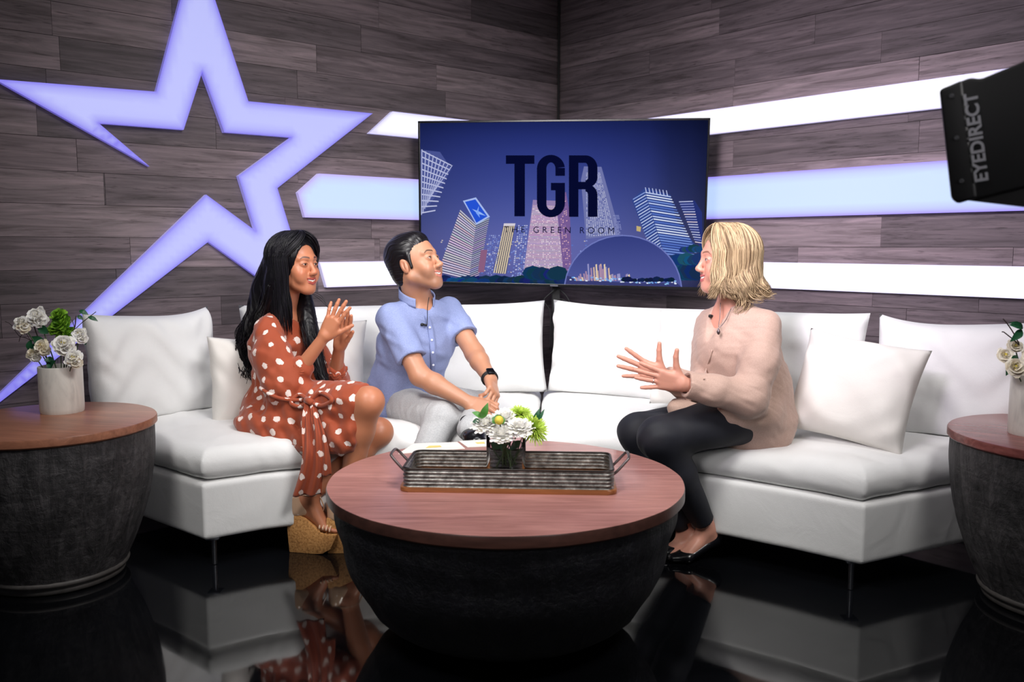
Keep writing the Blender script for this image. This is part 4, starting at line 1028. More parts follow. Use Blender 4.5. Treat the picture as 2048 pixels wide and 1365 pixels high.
# --- dress
def dots_attr(V, mind=.053, seed=1):
    rs = np.random.default_rng(seed); idx = rs.permutation(len(V))[:9000]; C = []
    for i in idx:
        p = V[i]
        if all((p[0] - c[0]) ** 2 + (p[1] - c[1]) ** 2 + (p[2] - c[2]) ** 2 > mind ** 2 for c in C): C.append(p)
    C = np.array(C); rad = rs.uniform(.0125, .0175, len(C)); asp = rs.normal(size=(len(C), 3)); asp /= np.linalg.norm(asp, axis=1)[:, None]; d = np.full(len(V), 9.0)
    for i in range(len(C)):
        m = np.abs(V - C[i]).max(1) < .035
        q = V[m] - C[i]; al = q @ asp[i]; dd = np.sqrt((q ** 2).sum(1) + al ** 2 * 1.1) / rad[i]; d[m] = np.minimum(d[m], dd)
    return {'dot': np.clip(d, 0, 3)}
t = NT('orange_dotted_crepe'); a = t.n('ShaderNodeAttribute'); a.attribute_name = 'dot'
n1 = t.noise(t.coords(), 90, 2); dd = t.math('ADD', a.outputs['Fac'], t.math('MULTIPLY', t.math('SUBTRACT', n1, .5), 1.1))
mk = t.ramp(dd, [(.0, (1, 1, 1)), (.31, (1, 1, 1)), (.345, (0, 0, 0))]); 
mk_in = t.t.nodes[-1] if False else None
sc = t.math('MULTIPLY', dd, .333)
mk = t.ramp(sc, [(.0, (1, 1, 1)), (.315, (1, 1, 1)), (.35, (0, 0, 0))])
t.l(t.mix(mk, s2l((156, 66, 32)), s2l((232, 214, 206))), t.b.inputs['Base Color']); t.b.inputs['Roughness'].default_value = .75; t.b.inputs['Sheen Weight'].default_value = .2
t.bump(t.noise(t.coords(), 30, 3, .5, .6), .2, .006); M_DRESS = t.m
D = Sdf()
D.add(ecap(neck0 + (0, 0, -.055) , chest, (.135, .085), (.148, .105), sideA), .04); D.add(ecap(chest + fa * .012, waist, (.14, .105), (.118, .098), sideA), .05)
D.add(ecap(waist, pelv, (.118, .1), (.18, .14), sideA), .06)
D.limb([rsh + (0, 0, .0), rsh + (relb - rsh) * .5 + np.array([-.02, -.02, 0]), relb + np.array([-.02, -.008, -.005])], [.056, .078, .086], .03)
D.limb([relb + np.array([-.02, -.005, -.005]), relb + (rwr - relb) * .36], [.08, .046], .03)
D.limb([lsh, lsh + (lelb - lsh) * .5, lelb + (0, 0, .0)], [.055, .07, .07], .03); D.limb([lelb, lelb + (lwr - lelb) * .42], [.068, .04], .03)
# skirt over both thighs, spreading on the seat
D.limb([pelv + (0, 0, -.01), rhip + (rkn - rhip) * .85 + (0, 0, .005)], [.15, .083], .05); D.limb([pelv + (0, 0, -.02), lhip + (lkn - lhip) * .8], [.14, .085], .05)
hem = [W(497, 838, 3.86), W(520, 852, 3.70), W(565, 872, 3.60), W(610, 888, 3.52), W(650, 890, 3.46), W(686, 888, 3.44), W(706, 862, 3.43)]
D.limb(hem, [.035, .045, .042, .034, .030, .028, .03], .06)
D.add(ell((pelv + rhip) / 2 + (.02, -.06, -.03), (.19, .16, .075)), .06)
D.add(cap(W(575, 818, 3.65), W(605, 826, 3.60), .055, .05), .05); D.add(cap(W(640, 850, 3.52), W(690, 868, 3.45), .06, .045), .05)
D.sub(cap(neck0 + (0, 0, .10), neck0 + fa * .02 + (0, 0, .0), .066, .060), .012)      # neckline
D.sub(cap(neck0 + fa * .10 + (0, 0, .03), neck0 + fa * .125 + (0, 0, -.07), .035, .012), .012)
D.sub(half(relb + (rwr - relb) * .36, rwr - relb), .003) if False else None
D.noise = lambda P: folds([((.3, .2, 1), .07), ((1, -.6, .5), .05), ((1, .4, -.7), .09)], .0075, 5)(P) + np.clip((.78 - P[:, 2]) / .3, 0, 1) * .006 * np.sin(P[:, 0] * 95 + 3 * np.sin(P[:, 2] * 14) + P[:, 1] * 50)
garment('dress', D, pa, M_DRESS, .0052, dots_attr)
# hem ruffle and sash as thin strips of cloth
def strip(name, cl, wid, th, parent, mat, wdir, ripple=.008, freq=7, seed=0, attrs=None, ny=12):
    C = catmull(cl, 12); k = len(C); u = np.linspace(0, 1, k); w = np.interp(u, np.linspace(0, 1, len(wid)), wid); v = np.linspace(-1, 1, ny); wd = np.array(wdir, float)
    if wd.ndim == 1: wd = np.tile(wd, (k, 1))
    T = np.gradient(C, axis=0); T /= np.linalg.norm(T, axis=1)[:, None]; N = np.cross(T, wd); N /= np.linalg.norm(N, axis=1)[:, None]
    VV = []
    for s in (-1, 1): VV.append((C[:, None] + wd[:, None] * (w[:, None] * v[None])[..., None] + N[:, None] * (s * th + ripple * np.sin(freq * v[None] + 5 * u[:, None] + seed) * np.minimum(1, u * 3)[:, None] * 1.0)[..., None]).reshape(-1, 3))
    i = np.arange(k - 1)[:, None]; j = np.arange(ny - 1)[None]; q = np.stack([i * ny + j, (i + 1) * ny + j, (i + 1) * ny + j + 1, i * ny + j + 1], -1).reshape(-1, 4); n = k * ny
    e = [q, q[:, ::-1] + n]; a = np.arange(k - 1)
    for c_ in (0, ny - 1): e.append(np.stack([a * ny + c_, (a + 1) * ny + c_, (a + 1) * ny + c_ + n, a * ny + c_ + n], -1))
    b = np.arange(ny - 1)
    for r_ in (0, k - 1): e.append(np.stack([r_ * ny + b, r_ * ny + b + 1, r_ * ny + b + 1 + n, r_ * ny + b + n], -1))
    V = np.concatenate(VV); me = npmesh(name, V, np.concatenate(e), attrs(V) if attrs else None); bm = bmesh.new(); bm.from_mesh(me); bmesh.ops.recalc_face_normals(bm, faces=bm.faces); bm.to_mesh(me); bm.free()
    return link(name, me, mat, parent)
def surfD(x, y, y0=3.2, y1=4.1, off=.008):
    r = ray(x, y)
    for Y in np.arange(y0, y1, .004):
        P = (_O + r * (Y / r[1])); g = D.eval(P - .002, (2, 2, 2), .004)
        if g.min() < .002: return P - r * off
    return W(x, y, 3.6)
kn_ = surfD(617, 800)
strip('sash', [kn_, surfD(614, 835, off=.012), surfD(618, 868, off=.014), W(622, 905, 3.40), W(622, 945, 3.40), W(614, 992, 3.41)], [.012, .018, .028, .034, .044, .056], .0016, pa, M_DRESS, nz((1, .12, 0)), .012, 6, 1, lambda V: dots_attr(V, .055, 5), 16)
strip('sash', [surfD(624, 802), surfD(632, 840, off=.016), surfD(640, 872, off=.016), W(646, 915, 3.40), W(648, 952, 3.41)], [.010, .018, .026, .030], .0016, pa, M_DRESS, nz((1, .12, 0)), .009, 5, 2, lambda V: dots_attr(V, .055, 6), 14)
V, Q, _ = tubes([catmull([surfD(618, 802), surfD(640, 786), surfD(664, 800), surfD(644, 812), surfD(620, 806)], 8), catmull([surfD(616, 800), surfD(598, 790), surfD(582, 806), surfD(600, 814), surfD(616, 806)], 8), [surfD(612, 800, off=.016), surfD(625, 806, off=.016)]], [.009, .008, .014], 8)
link('bow', npmesh('bow', V, Q, dots_attr(V, .05, 3)), M_DRESS, pa)
wb = [surfD(x, y, off=.001) for x, y in ((520, 776), (545, 792), (575, 800), (605, 800), (625, 794))]
V, Q, _ = tubes([catmull(wb, 6)], [.008], 8); link('waist_seam', npmesh('waist_seam', V, Q, dots_attr(V, .05, 4)), M_DRESS, pa)
for e0, e1, tag_ in ((relb, rwr, .37), (lelb, lwr, .43)):
    ax_ = nz(e1 - e0); c_ = e0 + (e1 - e0) * tag_; u1 = nz(np.cross(ax_, [.2, 1, .1])); u2_ = np.cross(ax_, u1); th_ = np.linspace(0, 2 * pi, 48, endpoint=False)
    P_ = np.array([c_ + ax_ * (.006 * sin(9 * t_)) + (u1 * cos(t_) + u2_ * sin(t_)) * (.040 + .004 * sin(7 * t_)) for t_ in th_]); V, Q, _ = tubes([P_, P_ - ax_ * .012], [.006, .008], 8, closed=True); link('cuff', npmesh('cuff', V, Q, dots_attr(V, .05, 9)), M_DRESS, pa)
hemc = [W(494, 852, 3.80), W(520, 862, 3.66), W(560, 884, 3.56), W(605, 900, 3.47), W(640, 898, 3.44), W(672, 903, 3.425), W(702, 880, 3.42)]
strip('hem_ruffle', hemc, [.016] * 3, .0016, pa, M_DRESS, nz((.1, -.25, 1)), .007, 2, 3, lambda V: dots_attr(V, .055, 8), 6)
# --- wedge sandals
M_CORK = None
t = NT('cork_wedge'); v = t.n('ShaderNodeTexVoronoi'); v.inputs['Scale'].default_value = 160; t.l(t.coords(), v.inputs['Vector'])
c = t.ramp(t.noise(t.coords(), 120, 4, .7), [(.3, s2l((122, 78, 38))), (.5, s2l((186, 132, 74))), (.7, s2l((206, 156, 98)))]); t.l(c, t.b.inputs['Base Color']); t.b.inputs['Roughness'].default_value = .8; t.bump(v.outputs[0], .3, .002); M_CORK = t.m
M_PAT = plain('beige_patent_leather', (214, 176, 146), .12); M_PAT.node_tree.nodes['Principled BSDF'].inputs['Coat Weight'].default_value = .6
def wedge(ank, heel, ball, f, side, floor=0.0):
    sh = thing('wedge_sandal', None, None, heel); sh.parent = pa; sh.matrix_parent_inverse = wm(pa).inverted()
    for k in ('label', 'category', 'group'):
        if k in sh: del sh[k]
    o = heel * 1.0; hz = heel[2] - .030; bz = ball[2] - .022
    pf = [(-.034, 0.0), (.02, 0.0), (.075, .0), (.11, .004), (.145, .024), (.170, bz - .006), (.168, bz + .002), (.14, bz + .000), (.110, bz + .004), (.085, bz + .022), (.05, (hz + bz) / 2 + .012), (.02, hz - .006), (-.01, hz + .004), (-.036, hz + .004), (-.041, hz * .6)]
    bm = bmesh.new(); L = []
    for sgn in (-1, 1):
        L.append([bm.verts.new(Vector((o[0], o[1], 0)) + Vector(f * x) + Vector(side) * sgn * (.030 + .014 * min(1, max(0, (x + .02) / .12)) - (.012 if x > .18 else 0)) + Vector((0, 0, z))) for x, z in pf])
    n = len(pf); bm.faces.new(L[0]); bm.faces.new(L[1][::-1])
    for i in range(n): bm.faces.new((L[0][i], L[0][(i + 1) % n], L[1][(i + 1) % n], L[1][i]))
    bmesh.ops.recalc_face_normals(bm, faces=bm.faces); bmesh.ops.bevel(bm, geom=bm.edges[:], offset=.003, segments=2, profile=.5, affect='EDGES'); bmesh.ops.triangulate(bm, faces=[x for x in bm.faces if len(x.verts) > 4])
    link('cork_sole', bmm('cork_sole', bm, auto=35), M_CORK, sh)
    # heel counter
    C = Sdf(); C.add(cap(heel + np.array([0, 0, .030]) - f * .002, heel + np.array([0, 0, -.018]), .0365, .037), .01); C.add(cap(heel + f * .015, heel + f * .03 + np.array([0, 0, -.012]), .034, .030), .02)
    C.sub(half(heel + f * .030 + np.array([0, 0, .01]), nz(f + np.array([0, 0, .55]))), .004); C.sub(half(heel + np.array([0, 0, .052]), nz(np.array([0, 0, 1.0]) + f * .2)), .002); C.sub(half(heel + np.array([0, 0, -.036]), (0, 0, -1)), .002)
    V, Q = C.mesh(.003); link('heel_counter', npmesh('heel_counter', V, Q), M_PAT, sh)
    P = []; R = []
    th = np.linspace(0, 2 * pi, 25)
    ac = ank + np.array([0, 0, .012]); P.append(np.array([ac + f * (.041 * cos(a)) + side * (.038 * sin(a)) + np.array([0, 0, -.006 * cos(a)]) for a in th])); R.append(.0032)
    P.append(catmull([ac + f * .040, ank + f * .062 + np.array([0, 0, -.045]), (ank + ball) / 2 + f * .02 + np.array([0, 0, -.008]), ball + np.array([0, 0, .024])], 6)); R.append(.003)
    for k in range(4):
        b = ball + f * (-.012 + .014 * k) + np.array([0, 0, .004 - .004 * k]); P.append(np.array([b + side * (.045 * cos(a)) + np.array([0, 0, .022 * sin(a) - .002]) for a in np.linspace(0, pi, 15)])); R.append(.0036)
    V, Q, _ = tubes(P, R, 8); link('strap', npmesh('strap', V, Q), M_PAT, sh)
wedge(lank, heel, ball, ff, fs); wedge(rank, h2, b2, f2, s2_)
# --- jewellery
V, Q, _ = tubes([np.array([hp(hc, hR, hs, (-.004, -.088, -.045)) + np.array([.009 * cos(a), 0, .012 * sin(a)]) for a in np.linspace(0, 2 * pi, 20)])], [.0013], 6)
link('hoop_earring', npmesh('hoop_earring', V, Q), plain('gold', (212, 160, 90), .25, 1.0), pa)
# --- hair
M_HA = hair_mat('black_hair', (4, 4, 6), (26, 24, 31), .38)
Hh = Sdf(); Hh.add(ell(hp(hc, hR, hs, (-.020, 0, .035)), np.array([.112, .094, .100]) * hs, hR), .01); Hh.add(ell(hp(hc, hR, hs, (-.05, 0, -.03)), np.array([.085, .090, .10]) * hs, hR), .04)
Hh.sub(ell(hp(hc, hR, hs, (.108, .006, -.035)), np.array([.090, .088, .133]) * hs, hR), .008)
Hh.sub(cap(neck0 + fa * .07, hp(hc, hR, hs, (.045, 0, -.09)), .055, .055), .01)
nearg = [hp(hc, hR, hs, (-.03, -.062, -.02)), W(550, 566, 3.77), W(540, 606, 3.80), W(520, 650, 3.88), W(505, 700, 3.92), W(497, 745, 3.92)]
backg = [hp(hc, hR, hs, (-.07, 0, .03)), W(534, 570, 3.85), W(520, 620, 3.88), W(500, 672, 3.93), W(486, 722, 3.93), W(494, 768, 3.92)]
farg = [hp(hc, hR, hs, (.0, .075, .0)), W(606, 584, 3.90), W(614, 630, 3.84), W(624, 680, 3.79), W(638, 735, 3.76), W(652, 776, 3.74)]
Hh.limb(catmull(nearg, 3), np.interp(np.linspace(0, 1, 16), [0, .3, .6, 1], [.03, .034, .028, .012]), .03)
Hh.limb(catmull(backg, 3), np.interp(np.linspace(0, 1, 16), [0, .3, .6, 1], [.06, .05, .036, .014]), .03)
Hh.limb(catmull(farg, 3), np.interp(np.linspace(0, 1, 16), [0, .3, .6, 1], [.026, .032, .028, .012]), .03)
Hh.noise = grooves(hc, hR, hs, .0016, 'az', 60)
st = []; rd = []
for g, r0, n, w, sd in ((nearg[1:], [.045, .05, .048, .03], 60, .012, 1), (backg[1:], [.06, .058, .05, .034], 130, .016, 2), (farg, [.028, .038, .038, .034, .02], 80, .006, 3)):
    a, b = wave_lock(g, r0, n, .0028, w, 3.2, sd); st += a; rd += b
for az, n, L, dr, sw, sd in (((-165, -60), 460, .30, (-.17, .06), 0, 4), ((-62, -8), 320, .25, (-.20, .04), -52, 5), ((60, 200), 160, .10, (-.02, 0), 0, 6), ((6, 62), 160, .11, (-.03, 0), 42, 7)):
    a, b = scalp_strands(hc, hR, hs, (.035, .006), az, n, L, .0025, rad=(.115, .098, .104), flip=0, wav=.004, seed=sd, drift=dr, sweep=sw); st += a; rd += b
for k in range(3): st.append(catmull([W(600 + k * 6, 580, 3.8), W(640, 590 + k * 5, 3.75), W(655 + k * 4, 615 + k * 4, 3.72)], 6)); rd.append(.0016)
hair_obj('hair', Hh, st, rd, pa, M_HA, .005)
# ================================================================== man in the light blue shirt
pb = thing('person', 'man in a light blue short sleeved shirt and pale grey trousers, hands together', 'person', W(790, 830, 4.12))
SKB = (182, 130, 102); M_SKB = skin_mat('fair_skin')
pit = radians(15); yw = radians(66); f0 = np.array([sin(yw) * cos(pit), -cos(yw) * cos(pit), sin(pit)])
hc, hR = frame_head(W(832, 527, 3.93), f0); hs = 1.09
S = Sdf(); head_sdf(S, hc, hR, hs, False, 1.08, 1.12)
neck0 = W(838, 612, 4.0); chest = W(832, 690, 4.02); waist = W(812, 770, 4.08); pelv = W(800, 805, 4.12)
fb = nz((.60, -.80, 0)); sideB = np.array([-fb[1], fb[0], 0])
rsh = W(782, 636, 3.90); lsh = W(897, 620, 4.14)
S.limb([hp(hc, hR, hs, (-.03, 0, -.05)), neck0 + np.array([0, 0, .01])], [.062, .066], .03)
S.add(ecap(neck0 + (0, 0, -.07), chest, (.17, .09), (.165, .11), sideB), .05); S.add(ecap(chest, waist, (.15, .11), (.145, .11), sideB), .05); S.add(ecap(waist, pelv, (.14, .11), (.16, .11), sideB), .05)
relb = W(840, 752, 3.76); rwr = W(938, 806, 3.66); lelb = W(950, 708, 3.95); lwr = W(981, 760, 3.76)
S.limb([rsh, relb, relb + (rwr - relb) * .3, rwr], [.05, .044, .043, .028], .02); S.limb([lsh, lelb, lelb + (lwr - lelb) * .3, lwr], [.05, .043, .041, .029], .02)
rh = hand_sdf(rwr, W(985, 822, 3.60) - rwr, (.35, .35, -.6), -1, ((.55, .8, .5), (.6, .85, .5), (.65, .9, .5), (.7, .9, .5)), 1.0, thumb=(.32, .0, .15), tcurl=(.25, .1))
lh = hand_sdf(lwr, W(992, 806, 3.64) - lwr, (-.75, .5, -.2), -1, ((.6, .9, .6), (.65, .95, .6), (.7, 1.0, .6), (.75, 1.0, .6)), 1.02, thumb=(.4, .0, .3))
S.group(rh, .014); S.group(lh, .014)
rhip = W(778, 800, 4.08); lhip = W(822, 795, 4.18); rkn = W(885, 838, 3.72); lkn = W(962, 818, 3.88); rank = W(812, 1000, 3.50); lank = W(938, 858, 3.50)
S.limb([rhip, rkn], [.08, .055], .03); S.limb([rkn, rank], [.052, .035], .03); S.limb([lhip, lkn], [.08, .055], .03); S.limb([lkn, lank], [.052, .035], .03)
boxes = [bx(hc + np.array([0, 0, -.01]), (.16, .16, .165)), (np.minimum(rh.bounds()[0], lh.bounds()[0]) - .004, np.maximum(rh.bounds()[1], lh.bounds()[1]) + .004)]
body_mesh('body', S, pb, boxes, lambda V: head_color(V, hc, hR, hs, SKB, (184, 112, 100), (48, 34, 30), stub=.6, lash=(40, 26, 22)), M_SKB)
add_face_bits(pb, hc, hR, hs, (70, 50, 36))
# shirt
t = NT('light_blue_chambray'); c = t.ramp(t.noise(t.coords(), 300, 3), [(.35, s2l((120, 132, 174))), (.65, s2l((138, 150, 192)))]); t.l(c, t.b.inputs['Base Color']); t.b.inputs['Roughness'].default_value = .8
t.bump(t.noise(t.coords(), 26, 3, .5, .8), .2, .006); M_SHIRT = t.m; M_SHIRT2 = plain('blue_cuff_band', (126, 138, 182), .8, 0, .05, 200)
D = Sdf(); D.add(ecap(neck0 + (0, 0, -.055), chest, (.175, .095), (.182, .128), sideB), .05); D.add(ecap(chest, waist + (0, 0, .01), (.175, .128), (.172, .135), sideB), .05)
D.add(ecap(waist + (0, 0, .01), pelv + (0, 0, -.01), (.172, .135), (.19, .15), sideB), .05)
D.add(cap(W(775, 808, 3.98), W(815, 828, 3.90), .05, .03), .05); D.add(cap(W(765, 790, 4.02), W(760, 815, 4.0), .06, .045), .05)
def cutcap(p0, n, rad, depth=.1):
    """a short cylinder-like cutter beyond the plane, so that the sleeve ends open"""
    f1 = half(p0, n)[0]; n_ = nz(n); c_ = cap(p0 + n_ * .0, p0 + n_ * depth, rad, rad)
    def f(p): return np.maximum(f1(p), c_[0](p))
    return f, c_[1], c_[2]
rc = rsh + (relb - rsh) * .72; lc = lsh + (lelb - lsh) * .62
for sh_, el_, c_, r_s in ((rsh, relb, rc, .068), (lsh, lelb, lc, .065)):
    ax_ = nz(el_ - sh_); SL = Sdf(); SL.limb([sh_, c_ + ax_ * .03], [r_s, r_s * 1.0], .03); SL.sub(cutcap(c_, ax_, .12), .002); SL.sub(cap(c_ - ax_ * .012, c_ + ax_ * .03, r_s - .018, r_s - .016), .003); D.group(SL, .03)
D.sub(cap(hp(hc, hR, hs, (-.02, 0, -.08)), neck0 + (0, 0, -.012), .070, .070), .008)
D.sub(cap(neck0 + fb * .075 + (0, 0, .03), neck0 + fb * .150 + (0, 0, -.070), .036, .008), .006)
D.noise = lambda P: folds([((.3, .2, 1), .09), ((1, -.5, .8), .07), ((1, .6, -.9), .11)], .0058, 9)(P)
garment('shirt', D, pb, M_SHIRT, .0052)
# stand collar band, placket, buttons, sleeve hems
th = np.linspace(radians(35), radians(325), 40); nc = neck0 + np.array([0, 0, .0]) + fb * .012
nax = hp(hc, hR, hs, (-.03, 0, -.05)) - neck0; nax /= nax[2]; nc = neck0 + nax * .045
strip('collar', [nc + fb * (.080 * cos(a)) + sideB * (.080 * sin(a)) + np.array([0, 0, -.034 * cos(a)]) for a in th[::3]], [.020, .021, .021, .020], .0024, pb, M_SHIRT, (0, 0, 1), 0, 1, 0, None, 5)
pcl = [W(853, 628, 3.835), W(862, 660, 3.825), W(866, 700, 3.845), W(868, 740, 3.88)]
def on_front(x, y):   # march a ray to the shirt surface
    r = ray(x, y); lo, hi = 3.5, 4.3; f = D
    for Y in np.arange(3.6, 4.2, .004):
        P = (_O + r * (Y / r[1])); g = D.eval(P - .002, (2, 2, 2), .004)
        if g.min() < .002: return P
    return W(x, y, 3.9)
pl_ = [on_front(x, y) - np.array([0, .004, 0]) for x, y in ((854, 632), (860, 655), (864, 680), (866, 705), (867, 730), (868, 755))]
strip('placket', pl_, [.012, .012], .0018, pb, M_SHIRT2, nz((.95, .3, 0)), 0, 1, 0, None, 4)
M_BTN = plain('pearl_button', (222, 226, 236), .3)
for p in pl_[1:]:
    bm = bmesh.new(); bmesh.ops.create_cone(bm, cap_ends=True, segments=12, radius1=.0052, radius2=.0045, depth=.003, matrix=Matrix.Translation(p + np.array([0, -.005, 0])) @ Matrix.Rotation(pi / 2, 4, 'X')); link('button', bmm('button', bm), M_BTN, pb)
def ringtube(c, n, r, tr, name, mat, parent, ell_=1.0):
    n = nz(n); a = nz(np.cross(n, [0.1, .2, 1])); b = np.cross(n, a); P = np.array([c + a * r * cos(t_) + b * r * ell_ * sin(t_) for t_ in np.linspace(0, 2 * pi, 36, endpoint=False)]); V, Q, _ = tubes([P], [tr], 8, closed=True)
    return link(name, npmesh(name, V, Q), mat, parent)
# lavalier microphone on the placket + cable
def lav(parent, p, q=None):
    V1, Q1, _ = tubes([np.array([p + (-.010, 0, .004), p + (.010, 0, -.003)])], [.0045], 8); V2, Q2, _ = tubes([catmull(q, 6)], [.0018], 6); V3, Q3 = lathe([(.0005, -.007), (.006, -.005), (.0075, 0), (.006, .005), (.0005, .007)], 12)
    V, Q = join([(V1, Q1), (V2, Q2), (V3 + p + np.array([-.012, -.004, .002]), Q3)]); return link('clip_microphone', npmesh('clip_microphone', V, Q), M_BLKM, parent)
lp = on_front(850, 650) - np.array([0, .008, 0]); lav(pb, lp, [lp + (.01, 0, 0), lp + (.012, -.004, .03), W(855, 615, 3.84), W(858, 595, 3.86)])
# watch
wd_ = nz(lwr - lelb); wc = lwr - wd_ * .012
wt = bpy.data.objects.new('wristwatch', None); COL.objects.link(wt); wt.location = wc; wt.parent = pb; wt.matrix_parent_inverse = wm(pb).inverted()
a_ = nz(np.cross(wd_, [0, -1.0, .2])); b_ = np.cross(wd_, a_)
P = np.array([wc + a_ * .0335 * cos(t_) + b_ * .0325 * sin(t_) for t_ in np.linspace(0, 2 * pi, 36, endpoint=False)]); PP = [P + wd_ * o for o in (-.007, 0, .007)]
parts = [tubes([p], [.0042], 8, closed=True)[:2] for p in PP]; V, Q = join(parts); link('strap', npmesh('strap', V, Q), M_BLKM, wt)
fo = nz(b_ if b_[2] > 0 else -b_); fo = nz(fo * .6 + np.array([.55, -.5, .3])); fo = nz(fo - (fo @ wd_) * wd_); sd_ = np.cross(wd_, fo)
Mw = Matrix(((*[wd_[i] for i in range(3)],), (*[sd_[i] for i in range(3)],), (*[fo[i] for i in range(3)],))).transposed().to_4x4(); Mw.translation = Vector(wc + fo * .036)
link('watch_case', bmm('watch_case', box_bm((.038, .033, .010), (0, 0, 0), .003, 3, mat=Mw), auto=30), plain('dark_aluminium', (40, 42, 48), .3, .8), wt)
link('watch_glass', bmm('watch_glass', box_bm((.030, .026, .002), (0, 0, .0058), .0008, 2, mat=Mw), auto=30), M_BLK, wt)
# trousers
t = NT('pale_grey_chino'); c = t.ramp(t.noise(t.coords(), 220, 3), [(.35, s2l((166, 167, 170))), (.65, s2l((184, 185, 186)))]); t.l(c, t.b.inputs['Base Color']); t.b.inputs['Roughness'].default_value = .85; t.bump(t.noise(t.coords(), 18, 3, .5, .9), .25, .008); M_CHINO = t.m
D2 = Sdf(); D2.add(ell(pelv + (0, 0, -.03), (.19, .16, .10)), .03); D2.limb([rhip, rkn], [.098, .075], .03); D2.limb([rkn, rank], [.074, .055], .03); D2.limb([lhip, lkn], [.096, .073], .03); D2.limb([lkn, lank], [.07, .050], .03)
D2.noise = lambda P: folds([((1, -.8, .5), .08), ((.4, -1, -.6), .06), ((1, .5, .2), .12)], .0045, 13)(P)
garment('trousers', D2, pb, M_CHINO, .006)
def shoe(parent, ank, f, floor_z, mat, name='shoe', L=.27, toe_up=0.0, w=.045):
    f = nz(f); sd = nz(np.cross([0, 0, 1.0], f)); o = np.array([ank[0], ank[1], floor_z]); Sh = Sdf(); up = np.array([0, 0, 1.0])
    Sh.add(ecap(o - f * .035 + up * .035, o + f * (L - .11) + up * .03, (w * .8, .035), (w, .028), sd), .02); Sh.add(cap(o + up * .05 - f * .012, o + up * .075 - f * .01, .038, .034), .03); Sh.add(ecap(o + f * (L - .13) + up * .028, o + f * (L - .075) + up * .024, (w, .025), (w * .75, .02), sd), .02)
    Sh.sub(half(o, (0, 0, -1)), .002); Sh.sub(cap(o + up * .07, o + up * .14, .03, .03), .003); V, Q = Sh.mesh(.004); return link(name, npmesh(name, V, Q), mat, parent)
M_LEATH = plain('black_leather', (14, 14, 18), .25)
shoe(pb, rank, (.2, -1, 0), 0.0, M_LEATH)
o = shoe(pb, lank, (.35, -.9, 0), lank[2] - .05, M_LEATH, L=.19)
# hair: short, combed back
M_HB = hair_mat('dark_brown_hair', (8, 8, 11), (40, 36, 40), .3)
Hh = Sdf(); Hh.add(ell(hp(hc, hR, hs, (-.030, 0, .046)), np.array([.104, .0835, .087]) * hs, hR), .01); Hh.add(ell(hp(hc, hR, hs, (.018, 0, .085)), np.array([.052, .056, .042]) * hs, hR), .02); Hh.add(ell(hp(hc, hR, hs, (-.06, 0, -.015)), np.array([.055, .071, .075]) * hs, hR), .03)
for q in (-1, 1): Hh.add(cap(hp(hc, hR, hs, (.012, q * .0705, .03)), hp(hc, hR, hs, (.014, q * .0705, -.018)), .011, .009), .012)
Hh.sub(ell(hp(hc, hR, hs, (.118, 0, .0)), np.array([.075, .085, .098]) * hs, hR), .006); Hh.sub(ell(hp(hc, hR, hs, (.055, 0, -.085)), np.array([.085, .12, .075]) * hs, hR), .006)
for q in (-1, 1): Hh.sub(ell(hp(hc, hR, hs, (-.008, q * .088, -.018)), np.array([.026, .024, .036]) * hs, hR), .004)
Hh.sub(ell(hp(hc, hR, hs, (-.06, 0, -.13)), np.array([.09, .12, .055]) * hs, hR), .006)
_gf = grooves(hc, hR, hs, .0010, 'fb', 36)
def _hn(P):
    q = ((P - hc) @ hR.T) / hs
    return _gf(P) * np.clip((q[:, 2] - .03 + np.clip(-q[:, 0], 0, 1) * 3) / .02, 0, 1)
Hh.noise = _hn
st = []; rd = []; rs = np.random.default_rng(8)
for k in range(0):
    y0 = rs.uniform(-.06, .06); x0 = .062 + rs.uniform(-.01, .004) - abs(y0) * .5; n = 12; pts = []
    for u in np.linspace(0, 1, n):
        x = x0 - u * (x0 + .125 * cos(y0 * 10)); yy = y0 * (1 + .25 * sin(u * pi)) + .004 * sin(9 * u + k); e = 1 - ((x + .026) / .112) ** 2 - (yy / .088) ** 2
        pts.append((x, yy, .046 + .094 * math.sqrt(max(.0, e)) + .004 * sin(u * pi) + rs.uniform(-.0006, .0006) - (0.0 if e > 0 else .02)))
    st.append(np.array([hp(hc, hR, hs, p) for p in pts])); rd.append(.0028 * np.linspace(1, .5, n))
for k in range(0):
    s_ = rs.choice([-1, 1]); a0 = rs.uniform(.0, 1.0); pts = []
    for u in np.linspace(0, 1, 8):
        x = .02 - .125 * (a0 * .75 + .25 * u) - .0; z = .09 - .12 * u * (.35 + .65 * a0) - .0; e = 1 - ((x + .026) / .112) ** 2 - ((z - .046) / .098) ** 2; pts.append((x, s_ * .0865 * math.sqrt(max(.02, e)), z))
    st.append(np.array([hp(hc, hR, hs, p) for p in pts])); rd.append(.0024 * np.linspace(1, .4, 8))
hair_obj('hair', Hh, st, rd, pb, M_HB, .0026)
